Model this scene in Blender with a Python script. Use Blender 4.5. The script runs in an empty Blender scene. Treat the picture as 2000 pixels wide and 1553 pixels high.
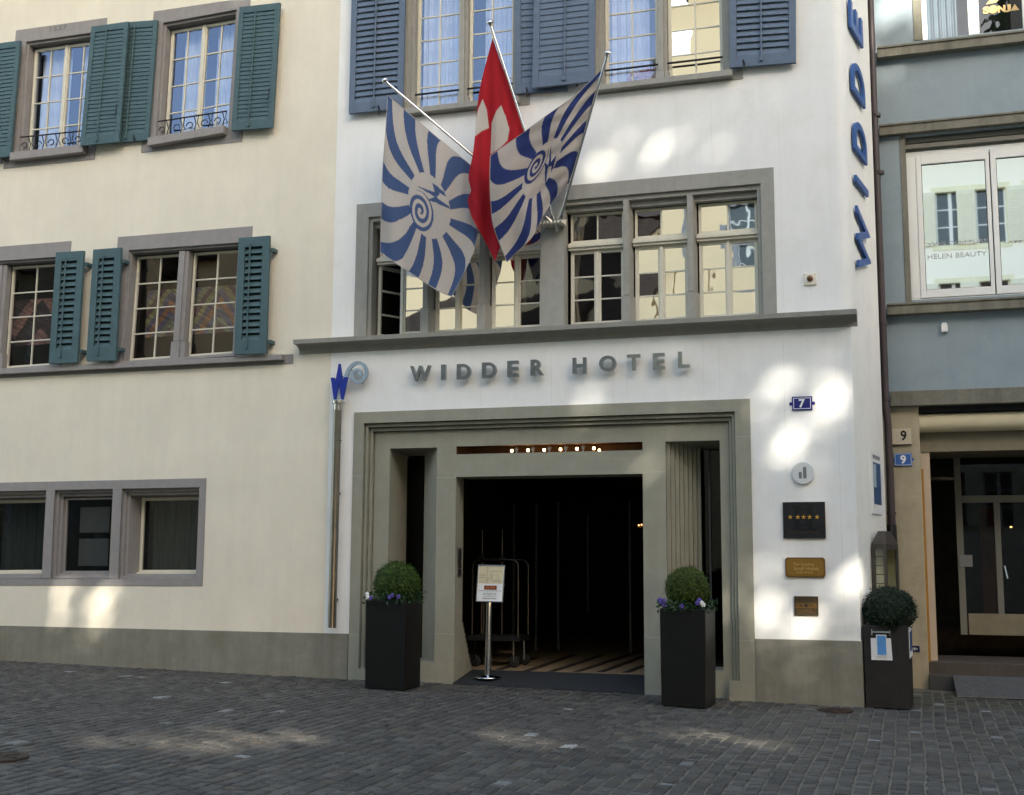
import bpy, math, random
from mathutils import Vector as V, Matrix, noise
random.seed(7)
sc = bpy.context.scene
col = sc.collection
R_ = math.radians

# ------------------------------------------------------------------ camera model
PITCH, YAW, ROLL, FPX, DIST, EYE = 0.13780, 0.30451, 0.00589, 2400.0, 15.0, 1.65
def cam_axes():
    cy, sy = math.cos(YAW), math.sin(YAW)
    f = V((-sy*math.cos(PITCH), cy*math.cos(PITCH), math.sin(PITCH)))
    r0 = V((cy, sy, 0)); u0 = r0.cross(f)
    return (r0*math.cos(ROLL)+u0*math.sin(ROLL), u0*math.cos(ROLL)-r0*math.sin(ROLL), f)
CR, CU, CF = cam_axes()
CAM = V((0, -DIST, EYE))
def ray(px, py): return CF + CR*((px-1000)/FPX) - CU*((py-776.5)/FPX)
def at(px, py, y=0.0):
    """survey point: where the sight line of a measured point meets the plane y"""
    d = ray(px, py); return CAM + d*((y+DIST)/d.y)
def gz(x, y=0.0):
    return 0.08 - 0.0172*min(max(x, -25), 12) + 0.028*min(max(y, 0), 4)

# ------------------------------------------------------------------ mesh builder
class MB:
    def __init__(s): s.v = []; s.f = []; s.m = []; s.cur = 0
    def q(s, *pts):
        i = len(s.v); s.v += [V(p) for p in pts]; s.f.append(tuple(range(i, i+len(pts)))); s.m.append(s.cur)
    def hexa(s, p):
        i = len(s.v); s.v += [V(x) for x in p]
        for f in ((0,1,2,3),(7,6,5,4),(0,4,5,1),(1,5,6,2),(2,6,7,3),(3,7,4,0)):
            s.f.append(tuple(i+k for k in f)); s.m.append(s.cur)
    def box(s, x0, x1, y0, y1, z0, z1):
        s.hexa([(x0,y0,z0),(x1,y0,z0),(x1,y0,z1),(x0,y0,z1),(x0,y1,z0),(x1,y1,z0),(x1,y1,z1),(x0,y1,z1)])
    def obox(s, c, ax, ay, az):
        """box from centre and three half-axis vectors"""
        c, ax, ay, az = V(c), V(ax), V(ay), V(az)
        s.hexa([c-ax-ay-az, c+ax-ay-az, c+ax-ay+az, c-ax-ay+az, c-ax+ay-az, c+ax+ay-az, c+ax+ay+az, c-ax+ay+az])
    def prism(s, poly, off):
        off = V(off); n = len(poly); i = len(s.v)
        s.v += [V(p) for p in poly] + [V(p)+off for p in poly]
        s.f.append(tuple(range(i, i+n))); s.m.append(s.cur)
        s.f.append(tuple(range(i+2*n-1, i+n-1, -1))); s.m.append(s.cur)
        for k in range(n):
            l = (k+1) % n
            s.f.append((i+k, i+n+k, i+n+l, i+l)); s.m.append(s.cur)
    def loops(s, ls, close=True):
        n = len(ls[0]); i = len(s.v)
        for l in ls: s.v += [V(p) for p in l]
        for a in range(len(ls)-1):
            for k in range(n if close else n-1):
                l = (k+1) % n
                s.f.append((i+a*n+k, i+a*n+l, i+(a+1)*n+l, i+(a+1)*n+k)); s.m.append(s.cur)
    def cap(s, l): s.q(*l)
    def tube(s, pts, r, n=10, caps=True):
        pts = [V(p) for p in pts]; rs = r if isinstance(r, (list, tuple)) else [r]*len(pts)
        rings = []; ref = V((0.31, 0.2, 0.93))
        for k, p in enumerate(pts):
            t = (pts[min(k+1, len(pts)-1)] - pts[max(k-1, 0)]).normalized()
            if abs(t.dot(ref)) > 0.95: ref = V((0.93, -0.2, 0.3))
            a = t.cross(ref).normalized(); b = t.cross(a)
            rings.append([p+a*(rs[k]*math.cos(2*math.pi*j/n))+b*(rs[k]*math.sin(2*math.pi*j/n)) for j in range(n)])
        s.loops(rings)
        if caps: s.cap(rings[0][::-1]); s.cap(rings[-1])
    def lathe(s, c, prof, n=24, axis=(0,0,1)):
        c = V(c); ax = V(axis).normalized()
        a = ax.orthogonal().normalized(); b = ax.cross(a)
        rings = [[c+ax*h+a*(r*math.cos(2*math.pi*j/n))+b*(r*math.sin(2*math.pi*j/n)) for j in range(n)] for r, h in prof]
        s.loops(rings); s.cap(rings[0][::-1]); s.cap(rings[-1])
    def grid(s, fn, nu, nv):
        i = len(s.v)
        for a in range(nu+1):
            for b in range(nv+1): s.v.append(V(fn(a/nu, b/nv)))
        w = nv+1
        for a in range(nu):
            for b in range(nv):
                s.f.append((i+a*w+b, i+(a+1)*w+b, i+(a+1)*w+b+1, i+a*w+b+1)); s.m.append(s.cur)
    def build(s, name, mats, parent=None, smooth=False, bevel=0.0, origin=None, cols=None):
        base = V((0,0,0))
        if parent is not None: base = parent_base[parent.name]
        if origin is not None: base = V(origin)
        me = bpy.data.meshes.new(name)
        me.from_pydata([tuple(p-base) for p in s.v], [], s.f)
        if not isinstance(mats, (list, tuple)): mats = [mats]
        for m in mats: me.materials.append(m)
        if len(mats) > 1: me.polygons.foreach_set('material_index', s.m)
        if smooth: me.polygons.foreach_set('use_smooth', [True]*len(me.polygons))
        if cols is not None:
            at_ = me.color_attributes.new('tone', 'FLOAT_COLOR', 'POINT')
            flat = []
            for c in cols: flat += [c[0], c[1], c[2], 1.0]
            at_.data.foreach_set('color', flat)
        me.update()
        o = bpy.data.objects.new(name, me); col.objects.link(o)
        if origin is not None: o.location = base
        if parent is not None: o.parent = parent
        parent_base[o.name] = base
        if bevel:
            b = o.modifiers.new('bevel', 'BEVEL'); b.width = bevel; b.segments = 2; b.limit_method = 'ANGLE'; b.angle_limit = R_(50)
        return o
parent_base = {}
def thing(name, label, cat, loc=(0,0,0), group=None, kind=None):
    o = bpy.data.objects.new(name, None); col.objects.link(o); o.location = loc
    o.empty_display_size = 0.2
    o['label'] = label; o['category'] = cat
    if group: o['group'] = group
    if kind: o['kind'] = kind
    parent_base[o.name] = V(loc)
    return o
def tag(o, label=None, cat=None, group=None, kind=None):
    if label: o['label'] = label
    if cat: o['category'] = cat
    if group: o['group'] = group
    if kind: o['kind'] = kind
    return o

# ------------------------------------------------------------------ materials
def nodes(name):
    m = bpy.data.materials.new(name); m.use_nodes = True
    nt = m.node_tree; nt.nodes.clear()
    out = nt.nodes.new('ShaderNodeOutputMaterial')
    return m, nt, out
def lk(nt, a, b): nt.links.new(a, b)
def noise_tex(nt, scale, detail=4, rough=0.6, stretch=None, coord='Object', seed=0.0):
    tc = nt.nodes.new('ShaderNodeTexCoord')
    mp = nt.nodes.new('ShaderNodeMapping')
    if stretch: mp.inputs['Scale'].default_value = stretch
    mp.inputs['Location'].default_value = (seed, seed*1.7, seed*.3)
    lk(nt, tc.outputs[coord], mp.inputs['Vector'])
    n = nt.nodes.new('ShaderNodeTexNoise'); n.inputs['Scale'].default_value = scale
    n.inputs['Detail'].default_value = detail; n.inputs['Roughness'].default_value = rough
    lk(nt, mp.outputs[0], n.inputs['Vector'])
    return n
def ramp(nt, src, stops):
    r = nt.nodes.new('ShaderNodeValToRGB')
    e = r.color_ramp.elements
    e[0].position, e[0].color = stops[0][0], (*stops[0][1], 1)
    e[1].position, e[1].color = stops[-1][0], (*stops[-1][1], 1)
    for p, c in stops[1:-1]:
        k = e.new(p); k.color = (*c, 1)
    lk(nt, src, r.inputs['Fac']); return r
def mul(c, k): return tuple(min(1, x*k) for x in c)
def mixc(nt, a, b, fac, mode='MIX'):
    m = nt.nodes.new('ShaderNodeMix'); m.data_type = 'RGBA'; m.blend_type = mode
    for sock, val in ((m.inputs[0], fac), (m.inputs[6], a), (m.inputs[7], b)):
        if hasattr(val, 'is_linked'): lk(nt, val, sock)
        elif isinstance(val, (int, float)): sock.default_value = val
        else: sock.default_value = (*val, 1)
    return m.outputs[2]
def mat(name, c, rough=0.7, metal=0.0, var=0.12, scale=6.0, bump=0.0, bscale=60.0, streak=0.0, dirt=None, spec=0.3, coat=0.0, speckle=0.0):
    m, nt, out = nodes(name)
    p = nt.nodes.new('ShaderNodeBsdfPrincipled')
    p.inputs['Roughness'].default_value = rough; p.inputs['Metallic'].default_value = metal
    p.inputs['Specular IOR Level'].default_value = spec; p.inputs['Coat Weight'].default_value = coat
    n = noise_tex(nt, scale, 6, 0.65)
    r = ramp(nt, n.outputs['Fac'], [(0.3, mul(c, 1-var)), (0.7, mul(c, 1+var))])
    cc = r.outputs['Color']
    if streak:
        n2 = noise_tex(nt, 2.6, 7, 0.72, (2.2, 2.2, 0.22))
        r2 = ramp(nt, n2.outputs['Fac'], [(0.42, (1, 1, 1)), (0.72, (1-streak,)*3)])
        cc = mixc(nt, cc, r2.outputs['Color'], 1.0, 'MULTIPLY')
    if dirt:
        n3 = noise_tex(nt, 2.3, 8, 0.7, seed=3.1)
        r3 = ramp(nt, n3.outputs['Fac'], [(0.5, (0, 0, 0)), (0.75, (1, 1, 1))])
        cc = mixc(nt, cc, dirt, r3.outputs['Color'])
    if speckle:
        n5 = noise_tex(nt, 140, 2, 0.5, seed=1.3)
        r5 = ramp(nt, n5.outputs['Fac'], [(0.35, (1-speckle,)*3), (0.65, (1, 1, 1))])
        cc = mixc(nt, cc, r5.outputs['Color'], 1.0, 'MULTIPLY')
    lk(nt, cc, p.inputs['Base Color'])
    if bump:
        n4 = noise_tex(nt, bscale, 4, 0.6)
        b = nt.nodes.new('ShaderNodeBump'); b.inputs['Strength'].default_value = bump; b.inputs['Distance'].default_value = 0.01
        lk(nt, n4.outputs['Fac'], b.inputs['Height']); lk(nt, b.outputs[0], p.inputs['Normal'])
    lk(nt, p.outputs[0], out.inputs['Surface'])
    return m
def glass(name, gloss, tint=(0.75, 0.8, 0.8), refl=(0.92, 0.92, 0.9), wob=0.25, wscale=2.2):
    """pane: mirror reflection mixed with see-through, old slightly wavy sheet glass"""
    m, nt, out = nodes(name)
    g = nt.nodes.new('ShaderNodeBsdfGlossy'); g.inputs['Roughness'].default_value = 0.015; g.inputs['Color'].default_value = (*refl, 1)
    t = nt.nodes.new('ShaderNodeBsdfTransparent'); t.inputs['Color'].default_value = (*tint, 1)
    n = noise_tex(nt, wscale, 2, 0.45)
    b = nt.nodes.new('ShaderNodeBump'); b.inputs['Strength'].default_value = wob; b.inputs['Distance'].default_value = 0.02
    lk(nt, n.outputs['Fac'], b.inputs['Height']); lk(nt, b.outputs[0], g.inputs['Normal'])
    mx = nt.nodes.new('ShaderNodeMixShader'); mx.inputs[0].default_value = gloss
    lk(nt, t.outputs[0], mx.inputs[1]); lk(nt, g.outputs[0], mx.inputs[2]); lk(nt, mx.outputs[0], out.inputs['Surface'])
    return m
def emit(name, c, k):
    m, nt, out = nodes(name)
    e = nt.nodes.new('ShaderNodeEmission'); e.inputs[0].default_value = (*c, 1); e.inputs[1].default_value = k
    lk(nt, e.outputs[0], out.inputs['Surface']); return m
def attr_mat(name, rough=0.8, translucent=0.0, var=0.1, nscale=30, bump=0.0, spec=0.3):
    m, nt, out = nodes(name)
    a = nt.nodes.new('ShaderNodeVertexColor'); a.layer_name = 'tone'
    n = noise_tex(nt, nscale, 5, 0.65)
    r = ramp(nt, n.outputs['Fac'], [(0.3, (1-var,)*3), (0.7, (1+var,)*3)])
    cc = mixc(nt, a.outputs['Color'], r.outputs['Color'], 1.0, 'MULTIPLY')
    p = nt.nodes.new('ShaderNodeBsdfPrincipled'); p.inputs['Roughness'].default_value = rough; p.inputs['Specular IOR Level'].default_value = spec
    lk(nt, cc, p.inputs['Base Color'])
    if bump:
        n4 = noise_tex(nt, nscale*2, 4, 0.6)
        b = nt.nodes.new('ShaderNodeBump'); b.inputs['Strength'].default_value = bump; b.inputs['Distance'].default_value = 0.01
        lk(nt, n4.outputs['Fac'], b.inputs['Height']); lk(nt, b.outputs[0], p.inputs['Normal'])
    if translucent:
        t = nt.nodes.new('ShaderNodeBsdfTranslucent'); lk(nt, cc, t.inputs['Color'])
        mx = nt.nodes.new('ShaderNodeMixShader'); mx.inputs[0].default_value = translucent
        lk(nt, p.outputs[0], mx.inputs[1]); lk(nt, t.outputs[0], mx.inputs[2]); lk(nt, mx.outputs[0], out.inputs['Surface'])
    else: lk(nt, p.outputs[0], out.inputs['Surface'])
    return m

M = {}
M['cream'] = mat('cream_render', (0.735, 0.682, 0.555), 0.9, var=0.06, scale=0.9, bump=0.45, bscale=80, streak=0.05, spec=0.1, dirt=(0.71, 0.65, 0.525), speckle=0.05)
M['white'] = mat('white_render', (0.81, 0.805, 0.77), 0.9, var=0.03, scale=0.9, bump=0.32, bscale=90, streak=0.05, spec=0.1, dirt=(0.745, 0.735, 0.68), speckle=0.04)
M['greytrim'] = mat('grey_stone_trim', (0.275, 0.258, 0.245), 0.85, var=0.07, scale=9, bump=0.3, bscale=70, streak=0.10, spec=0.2)
M['hoteltrim'] = mat('hotel_stone_trim', (0.315, 0.307, 0.272), 0.85, var=0.07, scale=9, bump=0.3, bscale=70, streak=0.12, spec=0.2)
M['portal'] = mat('portal_limestone', (0.30, 0.292, 0.228), 0.8, var=0.07, scale=5, bump=0.2, bscale=120, streak=0.10, spec=0.25, speckle=0.08)
M['plinth'] = mat('plinth_stone', (0.222, 0.214, 0.172), 0.85, var=0.13, scale=3, bump=0.35, bscale=60, streak=0.22, dirt=(0.165, 0.15, 0.098), spec=0.2)
M['sash'] = mat('sash_paint', (0.62, 0.585, 0.47), 0.55, var=0.05, scale=12)
M['greenp'] = mat('green_shutter_paint', (0.060, 0.108, 0.116), 0.6, var=0.12, scale=7, bump=0.1, bscale=40, spec=0.3)
M['bluep'] = mat('blue_shutter_paint', (0.104, 0.142, 0.198), 0.6, var=0.10, scale=7, bump=0.1, bscale=40, spec=0.3)
M['iron'] = mat('black_iron', (0.012, 0.012, 0.014), 0.5, var=0.2, scale=30)
M['steel'] = mat('brushed_steel', (0.45, 0.44, 0.41), 0.25, 1.0, var=0.08, scale=8)
M['chrome'] = mat('chrome', (0.72, 0.72, 0.72), 0.10, 1.0, var=0.03)
M['letter'] = mat('letter_steel', (0.27, 0.295, 0.29), 0.16, 0.6, var=0.16, scale=14, bump=0.25, bscale=9, spec=0.6)
M['cobalt'] = mat('cobalt_enamel', (0.012, 0.03, 0.26), 0.35, var=0.08)
M['bluesign'] = mat('blue_letter_paint', (0.035, 0.10, 0.30), 0.5, var=0.1)
M['frost'] = mat('frosted_blue_glass', (0.26, 0.34, 0.40), 0.25, var=0.06, spec=0.5)
M['curtain'] = mat('white_net_curtain', (0.62, 0.66, 0.72), 0.9, var=0.05, scale=3)
M['greycurtain'] = mat('grey_blind_cloth', (0.045, 0.052, 0.048), 0.9, var=0.1, scale=3)
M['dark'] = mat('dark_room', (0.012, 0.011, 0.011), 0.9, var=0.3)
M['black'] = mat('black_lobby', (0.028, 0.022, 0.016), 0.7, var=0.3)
M['creamcurtain'] = mat('cream_curtain', (0.55, 0.49, 0.38), 0.9, var=0.06)
M['planter'] = mat('black_planter', (0.0042, 0.0042, 0.0042), 0.45, var=0.3, scale=4, bump=0.05, bscale=30, spec=0.3)
M['wicker'] = mat('dark_brown_tub', (0.019, 0.017, 0.0145), 0.6, var=0.2, scale=6, bump=0.6, bscale=160)
M['soil'] = mat('potting_soil', (0.02, 0.015, 0.01), 1.0, var=0.4, scale=40)
M['brownpipe'] = mat('brown_downpipe', (0.055, 0.04, 0.042), 0.45, var=0.15, scale=6, spec=0.4)
M['nblue'] = mat('grey_blue_render', (0.285, 0.345, 0.375), 0.9, var=0.05, scale=1.6, bump=0.35, bscale=60, streak=0.06, spec=0.1, dirt=(0.235, 0.30, 0.34))
M['nstone'] = mat('weathered_band_stone', (0.205, 0.20, 0.16), 0.9, var=0.14, scale=8, bump=0.5, bscale=40, streak=0.35, spec=0.15)
M['npillar'] = mat('beige_pillar_plaster', (0.43, 0.375, 0.26), 0.85, var=0.08, scale=3, bump=0.3, bscale=30, streak=0.12, dirt=(0.33, 0.28, 0.18))
M['npink'] = mat('pale_pink_plaster', (0.56, 0.45, 0.33), 0.85, var=0.05)
M['awning'] = mat('cream_awning_cloth', (0.62, 0.55, 0.37), 0.8, var=0.05, scale=3)
M['orange'] = mat('orange_paint', (0.38, 0.185, 0.03), 0.6, var=0.1)
M['upvc'] = mat('white_window_plastic', (0.77, 0.78, 0.75), 0.4, var=0.02, spec=0.4)
M['alu'] = mat('grey_aluminium', (0.11, 0.11, 0.11), 0.45, 0.4, var=0.1)
M['kick'] = mat('beige_kick_panel', (0.23, 0.20, 0.135), 0.6, var=0.1)
M['dgrey'] = mat('dark_grey_wall', (0.11, 0.105, 0.10), 0.8, var=0.1)
M['brownstep'] = mat('brown_stone_step', (0.085, 0.07, 0.058), 0.7, var=0.15, scale=6, bump=0.2)
M['checker'] = mat('chequer_plate', (0.22, 0.22, 0.22), 0.45, 0.6, var=0.15, scale=12, bump=0.0)
M['rust'] = mat('rusty_cast_iron', (0.05, 0.033, 0.025), 0.7, 0.3, var=0.25, scale=12, bump=0.5, bscale=40)
M['mat'] = mat('charcoal_door_mat', (0.022, 0.024, 0.026), 0.95, var=0.2, scale=20, bump=0.4, bscale=200)
M['bronze'] = mat('dark_bronze_plate', (0.018, 0.019, 0.02), 0.5, 0.3, var=0.15, scale=10)
M['bronze2'] = mat('embossed_bronze', (0.008, 0.0085, 0.009), 0.55, 0.2, var=0.15)
M['gold'] = mat('gold_brass', (0.60, 0.36, 0.08), 0.35, 0.6, var=0.06)
M['brass'] = mat('brass_plate', (0.30, 0.165, 0.035), 0.38, 0.55, var=0.07, scale=20)
M['brassrim'] = mat('dark_brass_rim', (0.17, 0.095, 0.03), 0.45, 0.5, var=0.1)
M['brasslet'] = mat('pale_brass_letters', (0.62, 0.42, 0.17), 0.4, 0.3, var=0.05)
M['brown'] = mat('brown_plaque', (0.06, 0.042, 0.022), 0.5, 0.3, var=0.15)
M['enamelw'] = mat('white_enamel', (0.82, 0.82, 0.80), 0.3, var=0.02, spec=0.5)
M['enamelb'] = mat('dark_blue_enamel', (0.012, 0.014, 0.16), 0.25, var=0.06, spec=0.5)
M['enamelb2'] = mat('mid_blue_enamel', (0.03, 0.115, 0.36), 0.3, var=0.06, spec=0.5)
M['navy'] = mat('navy_tin', (0.012, 0.022, 0.065), 0.4, var=0.1)
M['ivory'] = mat('aged_ivory_enamel', (0.53, 0.46, 0.34), 0.5, var=0.1, scale=20, dirt=(0.36, 0.27, 0.16))
M['ink'] = mat('black_ink', (0.012, 0.012, 0.012), 0.6, var=0.1)
M['paper'] = mat('white_paper', (0.72, 0.73, 0.72), 0.7, var=0.03)
M['paperblue'] = mat('blue_print', (0.09, 0.27, 0.58), 0.5, var=0.18, scale=8)
M['paperblue2'] = mat('dark_blue_print', (0.035, 0.085, 0.20), 0.5, var=0.45, scale=9)
M['map'] = mat('map_print', (0.55, 0.50, 0.33), 0.6, var=0.12, scale=14)
M['redlabel'] = mat('dark_red_print', (0.14, 0.03, 0.012), 0.6, var=0.1)
M['orangeprint'] = mat('orange_print', (0.6, 0.2, 0.06), 0.6, var=0.05)
M['greyprint'] = mat('grey_lettering', (0.42, 0.42, 0.40), 0.6, var=0.04)
M['goldprint'] = mat('ochre_lettering', (0.52, 0.37, 0.16), 0.6, var=0.05)
M['caselead'] = mat('grey_brown_metal', (0.085, 0.075, 0.066), 0.45, 0.3, var=0.15)
M['woodslot'] = mat('brown_slot_lining', (0.16, 0.085, 0.04), 0.6, var=0.15)
M['lamp'] = emit('lamp_glow', (1.0, 0.62, 0.25), 5.0)
M['lamp2'] = emit('far_lamp_glow', (1.0, 0.55, 0.2), 1.2)
M['flag'] = attr_mat('flag_cloth', 0.85, 0.22, 0.06, 60)
M['sett'] = attr_mat('stone_setts', 0.62, 0.0, 0.28, 45, 0.5, spec=0.35)
M['joint'] = mat('sandy_joints', (0.155, 0.138, 0.108), 0.95, var=0.3, scale=30, bump=0.4, bscale=80)
M['leaf'] = attr_mat('boxwood_leaves', 0.55, 0.18, 0.2, 30)
M['trunk'] = mat('bark', (0.06, 0.045, 0.03), 0.9, var=0.3, bump=0.6, bscale=20)
M['petal_v'] = mat('violet_petals', (0.085, 0.055, 0.26), 0.6, var=0.2)
M['petal_w'] = mat('white_petals', (0.75, 0.75, 0.72), 0.6, var=0.05)
M['petal_p'] = mat('pink_petals', (0.62, 0.33, 0.30), 0.7, var=0.3, scale=30)
M['roof'] = mat('dark_roof_tiles', (0.07, 0.05, 0.042), 0.9, var=0.25, scale=4, bump=0.6, bscale=14)
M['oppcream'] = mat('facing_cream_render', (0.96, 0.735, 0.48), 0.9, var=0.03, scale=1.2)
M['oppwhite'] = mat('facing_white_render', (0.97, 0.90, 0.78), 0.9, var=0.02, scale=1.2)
M['oppshut'] = mat('pale_green_shutters', (0.78, 0.74, 0.60), 0.7, var=0.05)
M['oppyellow'] = mat('pale_yellow_trim', (0.84, 0.78, 0.56), 0.8, var=0.05)
M['oppgrey'] = mat('facing_grey_trim', (0.30, 0.30, 0.33), 0.8, var=0.06)
M['g_up'] = glass('blue_reflecting_glass', 0.17, (0.80, 0.84, 0.88), (0.58, 0.68, 0.95), 0.10)
M['g_bay'] = glass('mirror_bright_old_glass', 0.92, (0.6, 0.6, 0.58), (1.0, 0.95, 0.87), 0.10, 2.2)
M['g_bayd'] = glass('dim_old_glass', 0.16, (0.7, 0.7, 0.7), (0.9, 0.9, 0.9), 0.10, 2.2)
M['g_low'] = glass('dim_street_glass', 0.03, (0.62, 0.66, 0.66), (0.9, 0.95, 1.0), 0.08)
M['g_art'] = glass('dark_gallery_glass', 0.07, (0.85, 0.85, 0.85), (0.95, 0.85, 0.8), 0.10, 2.0)
M['g_n'] = glass('clear_mirroring_glass', 0.985, (0.6, 0.62, 0.62), (1.0, 0.955, 0.90), 0.015, 1.0)
M['g_n2'] = glass('upper_shop_glass', 0.06, (0.75, 0.8, 0.85), (0.95, 0.98, 1.0), 0.25, 2.5)
M['g_door'] = glass('dark_door_glass', 0.018, (0.45, 0.46, 0.45), (1, 1, 1), 0.02)
M['g_case'] = glass('showcase_glass', 0.12, (0.85, 0.9, 0.86), (1, 1, 1), 0.02)

M['jointlight'] = mat('pale_joint', (0.36, 0.355, 0.29), 0.9, var=0.05)
M['dimchrome'] = mat('dim_chrome', (0.085, 0.085, 0.085), 0.35, 1.0, var=0.05)
M['paperpale'] = mat('pale_blue_print', (0.36, 0.46, 0.52), 0.5, var=0.2, scale=9)
M['seam'] = mat('render_seam_line', (0.70, 0.695, 0.655), 0.9, var=0.04)
M['carve'] = mat('worn_carving', (0.15, 0.14, 0.13), 0.9, var=0.3, scale=20)
M['shopdark'] = mat('dim_shop_room', (0.045, 0.037, 0.027), 0.9, var=0.3)
M['brownfloor'] = mat('brown_floor_stone', (0.30, 0.21, 0.125), 0.6, var=0.2, scale=3)
M['tube'] = mat('satin_steel_tube', (0.24, 0.225, 0.20), 0.30, 1.0, var=0.12, scale=5)
M['ivoryw'] = mat('cream_enamel', (0.78, 0.73, 0.60), 0.4, var=0.03)
M['amber'] = mat('brown_amber_dome', (0.13, 0.05, 0.012), 0.25, var=0.2, spec=0.5)
M['discgrey'] = mat('pale_grey_metal', (0.58, 0.60, 0.60), 0.35, 0.2, var=0.03)
M['slotgrey'] = mat('grey_slot', (0.14, 0.15, 0.16), 0.6, var=0.05)
M['alu2'] = mat('taupe_blind_metal', (0.20, 0.195, 0.165), 0.6, 0.1, var=0.06)
M['greycurt2'] = mat('grey_green_curtain', (0.12, 0.15, 0.155), 0.9, var=0.08)
M['paperg'] = mat('grey_lock_plate', (0.22, 0.22, 0.22), 0.5, var=0.05)
M['orangedk'] = mat('dark_orange_curtain', (0.10, 0.035, 0.008), 0.9, var=0.2)
M['dgreystone'] = mat('dark_granite', (0.07, 0.068, 0.062), 0.8, var=0.15, bump=0.2)

# ------------------------------------------------------------------ window frame helper
class Q:
    """a window opening: four surveyed corners (TL, TR, BR, BL) on the wall plane y0; u to the right, v upward"""
    def __init__(s, tl, tr, br, bl, y0=0.0):
        s.c = [at(*bl, y0), at(*br, y0), at(*tr, y0), at(*tl, y0)]; s._m()
    @classmethod
    def rect(cls, x0, x1, z0, z1, y0=0.0):
        q = cls.__new__(cls); q.c = [V((x0,y0,z0)), V((x1,y0,z0)), V((x1,y0,z1)), V((x0,y0,z1))]; q._m(); return q
    def _m(s):
        s.W = ((s.c[1]-s.c[0]).length + (s.c[2]-s.c[3]).length)/2
        s.H = ((s.c[3]-s.c[0]).length + (s.c[2]-s.c[1]).length)/2
    def P(s, u, v, y):
        a = s.c[0].lerp(s.c[1], u); b = s.c[3].lerp(s.c[2], u); p = a.lerp(b, v)
        return V((p.x, p.y + y, p.z))
    def inset(s, l, r, t, b):
        q = Q.__new__(Q)
        u0, u1, v0, v1 = l/s.W, 1-r/s.W, b/s.H, 1-t/s.H
        q.c = [s.P(u0,v0,0), s.P(u1,v0,0), s.P(u1,v1,0), s.P(u0,v1,0)]; q._m(); return q
    def loop(s, y): return [s.P(0,0,y), s.P(1,0,y), s.P(1,1,y), s.P(0,1,y)]
    def box(s, mb, u0, u1, v0, v1, y0, y1):
        mb.hexa([s.P(u0,v0,y0), s.P(u1,v0,y0), s.P(u1,v1,y0), s.P(u0,v1,y0), s.P(u0,v0,y1), s.P(u1,v0,y1), s.P(u1,v1,y1), s.P(u0,v1,y1)])
    def bounds(s):
        return min(p.x for p in s.c), max(p.x for p in s.c), min(p.z for p in s.c), max(p.z for p in s.c)

def sash(mb, q, y, cols, rows, stile=0.05, bar=0.022, th=0.045, vs=None):
    """one casement filling q: frame with glazing bars"""
    su, sv = stile/q.W, stile/q.H
    q.box(mb, 0, su, 0, 1, y, y+th); q.box(mb, 1-su, 1, 0, 1, y, y+th)
    q.box(mb, su, 1-su, 0, sv*1.25, y, y+th); q.box(mb, su, 1-su, 1-sv, 1, y, y+th)
    bu, bv = bar/q.W/2, bar/q.H/2
    us = [su+(1-2*su)*k/cols for k in range(cols+1)]
    vv = vs or [sv+(1-2*sv)*k/rows for k in range(rows+1)]
    for u in us[1:-1]: q.box(mb, u-bu, u+bu, sv, 1-sv, y+0.008, y+th-0.008)
    for v in vv[1:-1]:
        for a in range(cols): q.box(mb, us[a]+(bu if a else 0), us[a+1]-(bu if a < cols-1 else 0), v-bv, v+bv, y+0.010, y+th-0.010)
    return us, vv
def panes(mb, q, us, vv, y, tilt=0.003):
    for a in range(len(us)-1):
        for b in range(len(vv)-1):
            t1, t2 = random.uniform(-tilt, tilt), random.uniform(-tilt, tilt)
            mb.q(q.P(us[a],vv[b],y-t1-t2), q.P(us[a+1],vv[b],y+t1-t2), q.P(us[a+1],vv[b+1],y+t1+t2), q.P(us[a],vv[b+1],y-t1+t2))
def surround(mb, outer, steps):
    """outer: Q of the painted stone band; steps: list of (Q, y) loops going inward"""
    ls = [outer.loop(0.03), outer.loop(-0.008)]
    for q, y in steps: ls.append(q.loop(y))
    mb.loops(ls)
def room(mb, q, y0, y1):
    ls = [q.loop(y0), q.loop(y1)]; mb.loops(ls); mb.q(*q.loop(y1))
def curtain(mb, q, y, u0, u1, v0, v1, folds=9, amp=0.018, n=None):
    n = n or folds*8; ph = random.uniform(0, 6)
    def fn(a, b):
        u = u0+(u1-u0)*a; v = v0+(v1-v0)*b
        d = amp*(math.sin(a*folds*6.283+ph)+0.5*math.sin(a*folds*2.7*6.283+ph*2))*(0.7+0.3*b)
        return q.P(u, v, y+d)
    mb.grid(fn, n, 6)
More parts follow.
